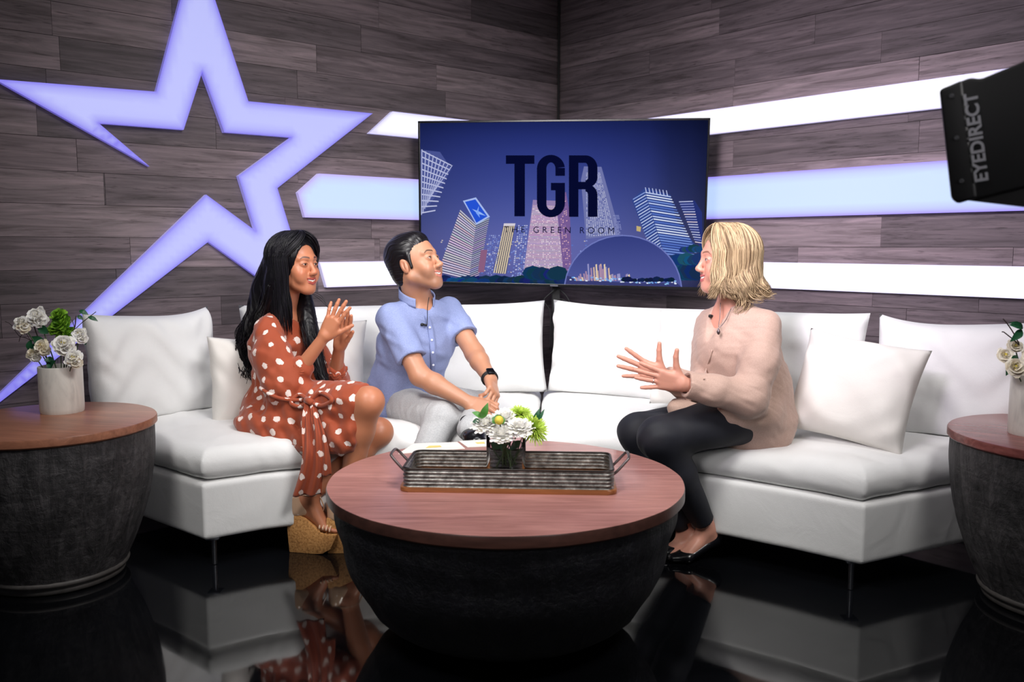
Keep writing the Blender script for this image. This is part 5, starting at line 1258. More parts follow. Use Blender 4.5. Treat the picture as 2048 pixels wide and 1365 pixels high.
# ================================================================== blonde woman in the beige blouse
pcn = thing('person', 'blonde woman in a beige blouse and black trousers, talking with both hands raised', 'person', W(1490, 850, 3.5))
SKC = (204, 146, 126); M_SKC = skin_mat('light_skin')
hc, hR = frame_head(W(1453, 521, 3.50), (-.998, -.06, .0)); hs = 1.05
S = Sdf(); head_sdf(S, hc, hR, hs, True, 1.0, 1.0)
neck0 = W(1462, 622, 3.50); chest = W(1474, 700, 3.49); waist = W(1492, 775, 3.50); pelv = W(1496, 825, 3.50)
fc = nz((-.82, -.57, 0)); sideC = np.array([-fc[1], fc[0], 0])
lsh = W(1528, 654, 3.37); rsh = W(1424, 650, 3.62)
S.limb([hp(hc, hR, hs, (-.03, 0, -.05)), neck0], [.054, .057], .03)
S.add(ecap(neck0 + (0, 0, -.06), chest, (.15, .085), (.15, .105), sideC), .05); S.add(ecap(chest, waist, (.145, .105), (.14, .12), sideC), .05); S.add(ecap(waist, pelv, (.145, .12), (.17, .13), sideC), .05)
lelb = W(1497, 796, 3.26); lwr = W(1364, 768, 3.20); relb = W(1412, 785, 3.50); rwr = W(1325, 752, 3.36)
S.limb([lsh, lelb, lwr], [.05, .04, .025], .02); S.limb([rsh, relb, rwr], [.05, .04, .025], .02)
lh = hand_sdf(lwr, W(1256, 744, 3.20) - lwr, (.12, 1, .15), 1, ((.02, .06, .06), (.03, .08, .06), (.03, .06, .06), (.0, .04, .05)), 1.04, spread=(.16, .03, -.07, -.30), thumb=(1.02, .2, .0), tcurl=(-.25, -.2), length=1.0)
rh = hand_sdf(rwr, W(1219, 716, 3.34) - rwr, (-.12, -1, -.05), -1, ((-.05, -.02, .0), (-.03, .0, .0), (-.02, .02, .02), (.0, .05, .03)), 1.04, spread=(.28, .06, -.10, -.30), thumb=(.98, .1, .0), tcurl=(-.2, -.1), length=1.08)
S.group(lh, .014); S.group(rh, .014)
lhip = W(1500, 830, 3.42); rhip = W(1488, 830, 3.58); lkn = W(1318, 876, 3.26); rkn = W(1276, 866, 3.42); lank = W(1412, 1052, 3.40); rank = W(1372, 1062, 3.46)
S.limb([lhip, lkn], [.09, .06], .03); S.limb([lkn, lkn + (lank - lkn) * .35, lank], [.058, .052, .034], .03); S.limb([rhip, rkn], [.09, .06], .03); S.limb([rkn, rkn + (rank - rkn) * .35, rank], [.058, .052, .034], .03)
def flat_foot(S, ank, toe, heel_z):
    f = nz((toe - ank) * np.array([1, 1, 0])); sd = nz(np.cross([0, 0, 1.0], f)); heel = ank - f * .035; heel[2] = heel_z; ball = toe - f * .06; ball[2] = .022
    S.limb([ank, heel], [.034, .028], .02); S.add(ecap(ank + np.array([0, 0, -.03]), ball, (.03, .03), (.038, .018), sd), .03); S.limb([heel, ball], [.026, .02], .02); S.add(ecap(ball, toe, (.037, .018), (.022, .012), sd), .02)
    return heel, ball, f, sd
lto = W(1342, 1116, 3.36); lto[2] = .02; rto = W(1318, 1098, 3.42); rto[2] = .02
fL = flat_foot(S, lank, lto, lank[2] - .05); fR = flat_foot(S, rank, rto, rank[2] - .05)
boxes = [bx(hc + np.array([0, 0, -.01]), (.15, .15, .16)), (lh.bounds()[0] - .004, lh.bounds()[1] + .004)]
rb = (rh.bounds()[0] - .004, rh.bounds()[1] + .004); boxes = [boxes[0], (np.minimum(boxes[1][0], rb[0]), np.maximum(boxes[1][1], rb[1]))]
body_mesh('body', S, pcn, boxes, lambda V: head_color(V, hc, hR, hs, SKC, (176, 84, 86), (96, 66, 50), lash=(30, 22, 22)), M_SKC, .006, .0028)
add_face_bits(pcn, hc, hR, hs, (70, 80, 90))
# blouse
t = NT('beige_crepe'); c = t.ramp(t.noise(t.coords(), 240, 3), [(.35, s2l((178, 148, 134))), (.65, s2l((188, 158, 144)))]); t.l(c, t.b.inputs['Base Color']); t.b.inputs['Roughness'].default_value = .7; t.b.inputs['Sheen Weight'].default_value = .15
t.bump(t.noise(t.coords(), 9, 2, .5, .9), .06, .01); M_BL = t.m
D = Sdf(); D.add(ecap(neck0 + (0, 0, -.055), chest, (.16, .092), (.168, .128), sideC), .05); D.add(ecap(chest + fc * .015, waist, (.17, .135), (.175, .15), sideC), .06); D.add(ecap(waist, pelv + (0, 0, -.02), (.175, .15), (.20, .165), sideC), .06)
D.limb([lsh, lsh + (lelb - lsh) * .5 + np.array([.01, -.012, 0]), lelb], [.068, .070, .070], .03); D.limb([lelb, lelb + (lwr - lelb) * .55, lwr - (lwr - lelb) * .02], [.07, .056, .046], .03)
D.limb([rsh, relb], [.068, .068], .03); D.limb([relb, rwr - (rwr - relb) * .1], [.066, .048], .03)
D.add(cap(W(1560, 840, 3.44), W(1562, 880, 3.40), .05, .03), .05); D.add(cap(W(1350, 818, 3.40), W(1440, 838, 3.33), .03, .045), .05); D.add(cap(W(1440, 836, 3.34), W(1530, 830, 3.33), .05, .06), .05)
D.sub(cutcap(lwr - (lwr - lelb) * .06, lwr - lelb, .075, .1), .002); D.sub(cap(lwr - (lwr - lelb) * .16, lwr, .036, .036), .002)
D.sub(cutcap(rwr - (rwr - relb) * .12, rwr - relb, .075, .1), .002)
D.sub(cap(hp(hc, hR, hs, (-.03, 0, -.08)), neck0 + (0, 0, -.005), .066, .066), .01)
D.sub(cap(neck0 + fc * .08 + (0, 0, .02), neck0 + fc * .165 + (0, 0, -.135), .052, .014), .006)
D.noise = lambda P: folds([((.3, .2, 1), .10), ((1, -.5, .9), .08), ((1, .6, -.9), .13), ((.2, .1, 1), .045)], .0050, 21)(P)
garment('blouse', D, pcn, M_BL, .0052)
def surf(Dm, x, y, y0=3.0, y1=4.0):
    r = ray(x, y)
    for Y in np.arange(y0, y1, .004):
        P = (_O + r * (Y / r[1])); g = Dm.eval(P - .002, (2, 2, 2), .004)
        if g.min() < .002: return P
    return W(x, y, (y0 + y1) / 2)
# cuff turn-up and front pleat
ringtube(lwr - (lwr - lelb) * .60, lwr - lelb, .057, .0028, 'cuff_seam', M_BL, pcn); ringtube(lwr - (lwr - lelb) * .07, lwr - lelb, .0445, .0028, 'cuff_edge', M_BL, pcn)
pl2 = [surf(D, x, y) - np.array([0, .002, 0]) for x, y in ((1424, 700), (1418, 720), (1412, 740), (1408, 758))]
V, Q, _ = tubes([catmull(pl2, 5)], [.003], 6); link('pleat_edge', npmesh('pleat_edge', V, Q), M_BL, pcn)
# trousers
M_TR = plain('black_trouser_cloth', (17, 19, 30), .7, 0, .15, 20, .15, 20)
D2 = Sdf(); D2.add(ell(pelv + (0, 0, -.035), (.185, .165, .10)), .03); D2.limb([lhip, lkn], [.108, .078], .03); D2.limb([lkn, lkn + (lank - lkn) * .4, lkn + (lank - lkn) * .93], [.076, .066, .046], .03)
D2.limb([rhip, rkn], [.105, .076], .03); D2.limb([rkn, rkn + (rank - rkn) * .4, rkn + (rank - rkn) * .9], [.074, .064, .046], .03)
D2.sub(cutcap(lkn + (lank - lkn) * .94, lank - lkn, .07, .08), .002)
D2.noise = lambda P: folds([((1, -.8, .5), .1), ((.4, -1, -.6), .07)], .0035, 31)(P)
garment('trousers', D2, pcn, M_TR, .006)
# flat shoes
def pump(parent, heel, ball, f, sd, toe, name='shoe'):
    Sh = Sdf(); up = np.array([0, 0, 1.0]); Sh.add(cap(heel + (0, 0, .012), heel + (0, 0, -.006), .031, .032), .01); Sh.add(ecap(heel + (0, 0, -.008), ball, (.031, .026), (.043, .022), sd), .02); Sh.add(ecap(ball, toe, (.043, .022), (.024, .014), sd), .02)
    Sh.sub(ecap(heel + f * .02 + up * .034, ball - f * .012 + up * .038, (.026, .032), (.034, .03), sd), .003); Sh.sub(half((0, 0, .001), (0, 0, -1)), .001) if toe[2] > .0 else None
    V, Q = Sh.mesh(.0035); o = link(name, npmesh(name, V, Q), M_LEATH, parent)
    return o
pump(pcn, fL[0], fL[1], fL[2], fL[3], lto); pump(pcn, fR[0], fR[1], fR[2], fR[3], rto)
# jewellery and microphone
M_SIL = plain('dark_silver', (110, 100, 104), .3, .9); M_BR = plain('bright_silver', (214, 210, 208), .2, 1)
ringtube(lh.P(.102, -.0125, 0), lh.XYZ[0], .0102, .0016, 'ring', M_BR, pcn)
nk = [W(1441, 606, 3.42), W(1440, 630, 3.40), W(1438, 655, 3.375), W(1452, 640, 3.38), W(1462, 618, 3.40)]
V, Q, _ = tubes([catmull(nk, 6)], [.0014], 6); V2, Q2 = lathe([(.0005, -.012), (.006, -.007), (.0075, 0), (.004, .007), (.0015, .014)], 12)
V, Q = join([(V, Q), (V2 + W(1437, 664, 3.365), Q2)]); link('necklace', npmesh('necklace', V, Q), M_SIL, pcn)
lp = surf(D, 1425, 633) - np.array([0.0, .008, 0]); lav(pcn, lp, [lp + (.012, 0, 0), lp + (.026, 0, -.008), lp + (.030, .0, -.05), lp + (.03, .01, -.10)])
# hair: shoulder-length blonde, flipped at the ends
M_HC = hair_mat('blonde_hair', (98, 76, 54), (204, 178, 140), .5)
Hh = Sdf(); Hh.add(ell(hp(hc, hR, hs, (-.024, 0, .034)), np.array([.108, .094, .096]) * hs, hR), .01); Hh.add(ecap(hp(hc, hR, hs, (-.02, 0, .02)), hp(hc, hR, hs, (-.035, 0, -.085)), (.092 * hs, .088 * hs), (.090 * hs, .082 * hs), hR[1]), .03)
for q in (-1, 1): Hh.limb([hp(hc, hR, hs, (.02, q * .062, .03)), hp(hc, hR, hs, (.012, q * .060, -.06)), hp(hc, hR, hs, (-.02, q * .058, -.12))], [.028, .026, .018], .02)
Hh.limb([hp(hc, hR, hs, (-.07, -.02, -.06)), hp(hc, hR, hs, (-.085, 0, -.12))], [.05, .03], .03)
Hh.sub(ell(hp(hc, hR, hs, (.135, 0, -.02)), np.array([.083, .10, .14]) * hs, hR), .006); Hh.sub(ell(hp(hc, hR, hs, (.05, 0, -.14)), np.array([.07, .05, .07]) * hs, hR), .006)
Hh.noise = grooves(hc, hR, hs, .0015, 'az', 60)
st = []; rd = []
for az, n, sd in (((40, 178), 1300, 1), ((-175, -42), 300, 2), ((140, 220), 240, 3)):
    a, b = scalp_strands(hc, hR, hs, (.045, 0.0), az, n, .165, .0021, rad=(.114, .100, .101), flip=.04, wav=.008, seed=sd); st += a; rd += b
for k, (p0, pp, p2) in enumerate((((.0, .09, -.08), (.0, .10, -.12), (-.04, .11, -.155)), ((-.02, .095, -.08), (-.06, .11, -.13), (-.11, .11, -.145)), ((-.06, .08, -.07), (-.11, .085, -.12), (-.165, .08, -.13)), ((.03, .085, -.06), (.02, .10, -.11), (-.03, .11, -.13)), ((-.03, .09, -.09), (-.03, .105, -.15), (-.005, .11, -.195)), ((-.08, .06, -.07), (-.12, .07, -.11), (-.15, .07, -.105)), ((-.02, .09, -.10), (-.05, .10, -.16), (-.02, .11, -.205)))):
    a, b = wave_lock([hp(hc, hR, hs, q) for q in (p0, pp, p2)], [.018, .022, .014], 16, .0030, .006, 1.3, 40 + k, .2); st += a; rd += b
hair_obj('hair', Hh, st, rd, pcn, M_HC, .005, solid_rnd=.25)
# ------------------------------------------------------------------ tray, glass vase, papers on the coffee table
TZ = .49
def rrect(w, d, r, n=6, z=0.0):
    P = []
    for cx, cy, a0 in ((w / 2 - r, d / 2 - r, 0), (-w / 2 + r, d / 2 - r, pi / 2), (-w / 2 + r, -d / 2 + r, pi), (w / 2 - r, -d / 2 + r, 1.5 * pi)):
        for a in np.linspace(a0, a0 + pi / 2, n): P.append((cx + r * cos(a), cy + r * sin(a), z))
    return np.array(P)
tFL = WH(797, 985, TZ); tFR = WH(1235, 992, TZ); tBL = WH(835, 905, TZ + .0); tBR = WH(1215, 912, TZ)
tc_ = (tFL + tFR) / 2; TX = nz(tFR - tFL); TY = np.array([-TX[1], TX[0], 0]); tw_ = np.linalg.norm(tFR - tFL); td = .265
tcc = tc_ + TY * td / 2
tray = thing('serving_tray', 'rectangular corrugated metal tray with wooden base and two handles on the coffee table', 'tray', tcc)
def tl3(P): P = np.asarray(P, float); return tcc + P[..., :1] * TX + P[..., 1:2] * TY + P[..., 2:3] * np.array([0, 0, 1.0])
bm = bmesh.new(); O_ = [bm.verts.new(tl3(p)) for p in rrect(tw_, td, .03, 6, .0)]; H_ = [bm.verts.new(tl3(p)) for p in rrect(tw_, td, .03, 6, .014)]; n = len(O_)
bm.faces.new(O_[::-1]); bm.faces.new(H_); [bm.faces.new((O_[i], O_[(i + 1) % n], H_[(i + 1) % n], H_[i])) for i in range(n)]
bmesh.ops.bevel(bm, geom=[e for e in bm.edges if abs(e.verts[0].co.z - e.verts[1].co.z) < 1e-5], offset=.003, segments=2, profile=.5, affect='EDGES')
link('wooden_base', bmm('wooden_base', bm, auto=40), table_wood('tray_wood', (112, 66, 36), (176, 112, 66), .1), tray)
t = NT('galvanised_metal'); c = t.ramp(t.noise(t.coords(), 40, 5, .65), [(.3, s2l((84, 80, 78))), (.55, s2l((150, 148, 144))), (.72, s2l((206, 204, 200)))]); t.l(c, t.b.inputs['Base Color']); t.b.inputs['Metallic'].default_value = .85; t.b.inputs['Roughness'].default_value = .38; M_GALV = t.m
# corrugated wall: profile swept round the rim
w0 = tw_ - .022; d0 = td - .022; prof = []; nh = 5; hh = .058
for k in range(nh * 8 + 1):
    z = .014 + hh * k / (nh * 8); prof.append((.0028 * cos(2 * pi * k / 8), z))
ringpts = [rrect(w0 + 2 * o, d0 + 2 * o, .028, 8, z) for o, z in prof]; n = len(ringpts[0]); V = [tl3(r) for r in ringpts] + [tl3(rrect(w0 + 2 * o - .004, d0 + 2 * o - .004, .026, 8, z)) for o, z in prof[::-1]]
m = len(V); V = np.concatenate(V); i = np.arange(m)[:, None]; j = np.arange(n)[None]; Q = np.stack([i * n + j, i * n + (j + 1) % n, ((i + 1) % m) * n + (j + 1) % n, ((i + 1) % m) * n + j], -1).reshape(-1, 4)
link('corrugated_rim', npmesh('corrugated_rim', V, Q), M_GALV, tray)
V, Q, _ = tubes([tl3(rrect(w0, d0, .028, 8, .014 + hh))], [.0034], 8, closed=True); link('rolled_edge', npmesh('rolled_edge', V, Q), plain('dark_rim_metal', (62, 58, 56), .4, .8), tray)
for sx in (-1, 1):
    e = sx * (w0 / 2 + .002); P = [(e, -.050, .045), (e + sx * .012, -.052, .055), (e + sx * .042, -.048, .088), (e + sx * .05, -.030, .096), (e + sx * .05, .030, .096), (e + sx * .042, .048, .088), (e + sx * .012, .052, .055), (e, .050, .045)]
    V, Q, _ = tubes([catmull(tl3(np.array(P)), 6)], [.0045], 10); link('handle', npmesh('handle', V, Q), plain('grey_iron_handle', (112, 104, 104), .4, .8), tray)
# glass vase with water
gv = tcc + TX * (-.008) + TY * .0; gc = WH(1012, 946, TZ + .014); gc = np.array([gc[0], gc[1], TZ + .0]) ; gc[1] += .035
t = NT('clear_glass'); t.b.inputs['Base Color'].default_value = (.93, .95, .98, 1); t.b.inputs['Transmission Weight'].default_value = 1; t.b.inputs['Roughness'].default_value = .02; t.b.inputs['IOR'].default_value = 1.06
t.t.nodes['Principled BSDF'].inputs['Coat Weight'].default_value = .0; M_GLASS = t.m
t = NT('vase_water'); t.b.inputs['Base Color'].default_value = (.90, .88, .97, 1); t.b.inputs['Transmission Weight'].default_value = 1; t.b.inputs['Roughness'].default_value = .0; t.b.inputs['IOR'].default_value = 1.03; M_WATER = t.m
vz = thing('glass_vase', 'clear cylindrical glass vase of water standing in the metal tray', 'vase', (gc[0], gc[1], TZ + .014))
R_ = .0655; vh = .125; Zb = TZ + .0145
V, Q = lathe([(.0005, 0), (R_ - .004, 0), (R_, .004), (R_, vh), (R_ - .0025, vh + .001), (R_ - .0035, vh), (R_ - .0035, .009), (.0005, .008)], 72); link('glass', npmesh('glass', V + np.array([gc[0], gc[1], Zb]), Q), M_GLASS, vz)
V, Q = lathe([(.0005, .0085), (R_ - .0045, .0095), (R_ - .0045, .082), (.0005, .082)], 72); link('water', npmesh('water', V + np.array([gc[0], gc[1], Zb]), Q), M_WATER, vz)
M_PAPER = plain('white_paper', (236, 232, 224), .7); M_PRINT = plain('printed_yellow_box', (226, 206, 120), .7)
def paper(label, pts, z, shift=0):
    o = thing('sheet_of_paper', label, 'paper', WH(*pts[0], TZ)); P = [WH(x, y, TZ) for x, y in pts]
    bm = bmesh.new(); A = [bm.verts.new((p[0], p[1], TZ + .0004)) for p in P]; B = [bm.verts.new((p[0], p[1], TZ + .003)) for p in P]; n = len(P); bm.faces.new(A[::-1]); bm.faces.new(B); [bm.faces.new((A[i], A[(i + 1) % n], B[(i + 1) % n], B[i])) for i in range(n)]
    bmesh.ops.recalc_face_normals(bm, faces=bm.faces); link('page', bmm('page', bm), M_PAPER, o)
    P = np.array(P); c = P.mean(0); q = [c + (p - c) * k for p, k in zip(P, (.25, .25, .25, .25))]; bm = bmesh.new(); bm.faces.new([bm.verts.new((p[0], p[1], TZ + .0036)) for p in q]); link('printed_box', bmm('printed_box', bm), M_PRINT, o)
paper('white sheet of paper on the coffee table behind the left tray handle', [(797, 909), (930, 899), (915, 886), (828, 889)][:4], 0)
paper('smaller white sheet of paper on the coffee table behind the glass vase', [(935, 896), (1000, 893), (990, 880), (918, 884)], 0)

# ------------------------------------------------------------------ flowers
M_STEM = plain('green_stem', (62, 84, 44), .6); M_LEAF = plain('dark_green_leaf', (30, 84, 52), .4, 0, .25, 30); M_LEAF2 = plain('fresh_green_leaf', (70, 130, 50), .45, 0, .2, 30)
def petal_mat(name, c, c2, tr=.15):
    t = NT(name); cc = t.ramp(t.noise(t.coords(), 70, 3), [(.35, s2l(c)), (.65, s2l(c2))]); t.l(cc, t.b.inputs['Base Color']); t.b.inputs['Roughness'].default_value = .6; t.b.inputs['Subsurface Weight'].default_value = tr; t.b.inputs['Subsurface Radius'].default_value = (.02, .02, .016); return t.m
M_WP = petal_mat('white_petal', (246, 243, 236), (255, 253, 248), .5); M_CP = petal_mat('cream_petal', (240, 230, 206), (252, 246, 232), .4); M_GP = petal_mat('lime_petal', (150, 186, 50), (196, 216, 92)); M_GB = petal_mat('green_bloom', (70, 130, 24), (140, 186, 48)); M_YC = plain('yellow_centre', (214, 196, 70), .7, 0, .2, 120)
M_TWIG = plain('dark_twig', (58, 46, 44), .7)
def petals(c, n, L, wdt, layers, up, seed, cup=.5, ruffle=.15, tip=.6):
    """small curved petals all round the axis `up`"""
    rs = np.random.default_rng(seed); up = nz(up); a = nz(np.cross(up, [.3, 1, .2])); b = np.cross(up, a); V = []; Q = []; o = 0; ks = np.linspace(0, 1, 5)
    for l in range(layers):
        el0 = (l + .3) / layers * pi / 2 * 1.05 - .15; m = max(4, int(n * cos(max(0, el0)) + 3))
        for k in range(m):
            az = 2 * pi * (k + rs.uniform(-.3, .3)) / m + l * .6; LL = L * (1 - .35 * l / layers) * rs.uniform(.85, 1.12); el = el0 + rs.uniform(-.12, .12)
            r = a * cos(az) + b * sin(az); s = np.cross(up, r); P = []
            for u in ks:
                e = el + cup * u; p = c + (r * cos(e * .9) + up * sin(e * .9)) * LL * u if u > 0 else c; w = wdt * sin(pi * (u * .72 + .12)) * (1 if u < .9 else tip)
                lift = up * (-.18 * LL * u * u + ruffle * w * rs.uniform(-1, 1)); P += [p - s * w + lift, p + up * .0012 + lift * .9 - up * w * .25, p + s * w + lift]
            V += P
            for i in range(4):
                for j in range(2): x = o + i * 3 + j; Q.append((x, x + 1, x + 4, x + 3))
            o += 15
    return np.array(V), np.array(Q)
def stem_to(parent, P, r=.002, mat=None, name='stem'): V, Q, _ = tubes([catmull(P, 6)], [r], 6); return link(name, npmesh(name, V, Q), mat or M_STEM, parent)
def leaf(parent, base, tipp, w, mat, up=(0, 0, 1), bend=.15):
    base = np.array(base); tipp = np.array(tipp); d = tipp - base; L = np.linalg.norm(d); s = nz(np.cross(d, up)); nn = nz(np.cross(s, d)); V = []; n = 9
    for u in np.linspace(0, 1, n):
        ww = w * sin(pi * min(1, u ** .85)) + .0004; c = base + d * u + nn * bend * L * sin(pi * u); V += [c - s * ww + nn * ww * .25, c, c + s * ww + nn * ww * .25]
    V = np.array(V); V = np.concatenate([V, V - nn * .0008]); Q = []
    for i in range(n - 1):
        for j in range(2): x = i * 3 + j; Q.append((x, x + 1, x + 4, x + 3)); Q.append((x + 3 * n + 3, x + 3 * n + 4, x + 3 * n + 1, x + 3 * n))
    return link('leaf', npmesh('leaf', V, np.array(Q)), mat, parent)
def bloom(name, label, c, foot_, R, mat, seed, n=9, layers=4, group=None, center=True, up=(0, -.5, .8), wdt=.5, cup=.5, tip=.6, stemr=.0022, ruffle=.15):
    o = thing(name, label, 'flower', foot_, 0, group); V, Q = petals(np.array(c), n, R, R * wdt, layers, up, seed, cup, ruffle, tip); link('petals', npmesh('petals', V, Q), mat, o)
    if center:
        bm = bmesh.new(); bmesh.ops.create_icosphere(bm, subdivisions=2, radius=R * .22, matrix=Matrix.Translation(np.array(c) + nz(up) * R * .25)); link('flower_centre', bmm('flower_centre', bm, smooth=True), M_YC, o)
    m = (np.array(c) + np.array(foot_)) / 2; stem_to(o, [foot_, m + np.array([.004, 0, .01]), np.array(c) - nz(up) * R * .1], stemr); return o
base = np.array([gc[0], gc[1], Zb + .012])
def Gp(x, y, dy=0): return W(x, y, gc[1] + dy)
cl = [((972, 850), -.01, .050, M_WP, 'white', 'large white mum, leftmost bloom in the glass vase'), ((1040, 858), -.03, .050, M_WP, 'white', 'large white mum at the right of the glass vase, below the lime one'), ((1003, 872), -.05, .046, M_WP, 'white', 'large white mum at the front middle of the glass vase'), ((1010, 838), .035, .048, M_WP, 'white', 'white mum behind the green bud in the glass vase')]
for k, ((x, y), dy, R, mt, kd, lb) in enumerate(cl): bloom('white_mum', lb, Gp(x, y, dy), base + np.array([.018 * cos(k * 2), .018 * sin(k * 2), 0]), R, mt, 50 + k, 26, 8, 'white mums in the glass vase', False, (0, -.35, .9), .17, .25, .8, ruffle=.5)
bloom('lime_spider_mum', 'spiky lime green mum hanging out at the right of the glass vase', Gp(1068, 858, .0), base + np.array([.02, .01, 0]), .058, M_GP, 61, 30, 8, 'lime green mums in the glass vase', False, (.5, -.5, .6), .055, .1, .7, ruffle=.3)
bloom('lime_spider_mum', 'paler lime mum at the back of the glass vase, left of the spiky one', Gp(1040, 830, .05), base + np.array([-.01, .02, 0]), .046, M_GP, 62, 26, 7, 'lime green mums in the glass vase', False, (.1, -.4, .9), .06, .1, .7, ruffle=.3)
bud = bloom('green_bud', 'yellow green bud with small leaves above the white mums in the glass vase', Gp(998, 841, -.05), base + np.array([0, 0, 0]), .022, M_LEAF2, 63, 7, 2, None, False, (0, -.7, .6), .5, .2)
bm = bmesh.new(); bmesh.ops.create_icosphere(bm, subdivisions=3, radius=.015, matrix=Matrix.Translation(Gp(998, 841, -.062))); link('bud', bmm('bud', bm, smooth=True), M_YC, bud)
gl = thing('leaf_spray', 'green leaf stem standing at the left edge of the glass vase', 'foliage', base); stem_to(gl, [base, Gp(985, 900), Gp(968, 845, -.01), Gp(965, 838, -.01)]); leaf(gl, Gp(963, 838, -.02), Gp(976, 806, -.03), .012, M_LEAF2, (0, -1, 0)); leaf(gl, Gp(964, 836, -.02), Gp(944, 825, -.02), .010, M_LEAF2, (0, -.6, .6)); leaf(gl, Gp(960, 842, -.02), Gp(945, 845, -.02), .009, M_LEAF, (0, -.8, .5))
gl = thing('leaf_spray', 'dark green leaf pair standing behind the lime mum in the glass vase', 'foliage', base + np.array([.02, 0, 0])); stem_to(gl, [base + np.array([.02, 0, 0]), Gp(1050, 870, .02), Gp(1068, 842, .03)]); leaf(gl, Gp(1066, 845, .03), Gp(1080, 817, .03), .008, M_LEAF, (0, -1, 0)); leaf(gl, Gp(1070, 848, .03), Gp(1089, 819, .03), .007, M_LEAF, (0, -1, 0))
st_ = thing('submerged_foliage', 'bundle of dark green leaves on the stems under water in the glass vase', 'foliage', base)
rs = np.random.default_rng(3)
for k in range(6):
    a = k * 1.05; p = base + np.array([.02 * cos(a), .02 * sin(a), .055]); leaf(st_, p, p + np.array([.03 * cos(a), .03 * sin(a), .028 + .01 * (k % 3)]), .012, M_LEAF, (cos(a + 1), sin(a + 1), .3))
for k in range(4): a = k * 1.6 + .4; stem_to(st_, [base + np.array([.035 * cos(a), .035 * sin(a), .0]), base + np.array([0, 0, .06]), base + np.array([-.02 * cos(a), -.02 * sin(a), .11])], .0028, M_STEM)

# ---- white ceramic vases on the barrel tables
def marble():
    t = NT('white_stone_vase'); n = t.noise(t.coords((1, 1, .35)), 14, 6, .6, 1.5); sp = t.noise(t.coords(), 38, 2)
    c = t.ramp(n, [(.3, s2l((196, 192, 186))), (.5, s2l((222, 218, 210))), (.7, s2l((232, 228, 220)))]); c = t.mix(1, c, t.ramp(sp, [(.2, (.45, .4, .36)), (.25, (1, 1, 1))]), 'MULTIPLY')
    t.l(c, t.b.inputs['Base Color']); t.b.inputs['Roughness'].default_value = .35; return t.m
M_STONE = marble()
def ceramic(label, c, r, h, z0):
    o = thing('stone_vase', label, 'vase', (c[0], c[1], z0)); V, Q = lathe([(.0005, 0), (r * .965, 0), (r * .985, .004), (r, .02), (r, h - .004), (r - .002, h), (r - .008, h), (r - .009, h - .006), (r - .009, .03), (.0005, .03)], 72)
    me = npmesh('vase_body', V + np.array([c[0], c[1], z0]), Q); me.set_sharp_from_angle(angle=radians(45)); link('vase_body', me, M_STONE, o); return o
lc = WH(123, 828, .60); rr_ = 41.0 / F * (lc[1] + .06) ; lcx = np.array([W(122.5, 800, lc[1] + .04)[0], lc[1] + .045]); lr = .5 * 82 / F * (lcx[1] + .02)
ztop = W(122, 732, lcx[1])[2]; ceramic('white stone cylinder vase of flowers on the left barrel table', lcx, lr, ztop - .60, .60)
def Lp(x, y, dy=0): return W(x, y, lcx[1] + dy)
lb_ = np.array([lcx[0], lcx[1], .65])
FL = [((75, 634), 0, .042, 'double white blossom, highest at the left of the left vase'), ((44, 647), -.02, .034, 'white blossom with a yellow centre at the far left of the left vase'), ((128, 690), -.05, .044, 'big white blossom at the middle of the left vase'), ((84, 694), -.02, .032, 'creamy blossom at the left above the rim of the left vase'), ((66, 708), -.01, .026, 'small cream blossom low at the left of the left vase'), ((147, 717), -.07, .036, 'white blossom hanging over the right rim of the left vase'), ((160, 670), .0, .032, 'white blossom with a bright yellow centre, right side of the left vase')]
for k, ((x, y), dy, R, lb) in enumerate(FL):
    o = bloom('white_blossom', lb, Lp(x, y, dy), lb_ + np.array([.012 * cos(k), .012 * sin(k), 0]), R * 1.0, M_CP if k in (3, 4) else M_WP, 70 + k, 9, 4, 'white blossoms in the left stone vase', True, (.1 * (k % 3 - 1), -.75, .5), .42, .35, .85, ruffle=.35)
    V, Q = petals(Lp(x, y, dy) + np.array([.010, -.006, -.014]), 8, R * .8, R * .32, 3, (.4, -.7, .1), 170 + k, .35, .35, .85); link('petals', npmesh('petals', V, Q), M_CP if k % 2 else M_WP, o)
o = thing('green_bloom', 'bright green frilly bloom at the middle of the left vase', 'flower', lb_); 
for k, (x, y, R) in enumerate(((122, 650, .046), (118, 632, .034), (138, 668, .03), (126, 676, .03), (110, 660, .028))):
    V, Q = petals(Lp(x, y, .02), 12, R, R * .34, 6, (.1 * (k - 2), -.7, .6), 90 + k, .35, .5, .9); link('petals', npmesh('petals', V, Q), M_GB, o)
stem_to(o, [lb_, Lp(122, 700, .01), Lp(122, 660, .02)])
o = thing('leafy_branch', 'thin dark branch with green leaves rising at the right of the left vase', 'foliage', lb_)
stem_to(o, [lb_, Lp(138, 700), Lp(149, 658), Lp(152, 632)], .0022, M_TWIG, 'twig'); stem_to(o, [Lp(149, 660), Lp(165, 645), Lp(192, 624)], .0015, M_TWIG, 'twig'); stem_to(o, [lb_, Lp(146, 700), Lp(158, 688), Lp(168, 684)], .0016, M_TWIG, 'twig'); stem_to(o, [Lp(149, 655), Lp(144, 640)], .0014, M_TWIG, 'twig'); stem_to(o, [lb_, Lp(132, 700), Lp(137, 676)], .0018, M_TWIG, 'twig')
for a, b, w in (((176, 634), (196, 643), .008), ((158, 622), (177, 630), .009), ((155, 632), (166, 640), .008), ((168, 684), (172, 690), .007)): leaf(o, Lp(*a), Lp(*b), w, M_LEAF, (0, -.8, .6))
o = thing('leafy_branch', 'dark green leaves and curling twigs at the left of the left vase', 'foliage', lb_ + np.array([-.01, 0, 0]))
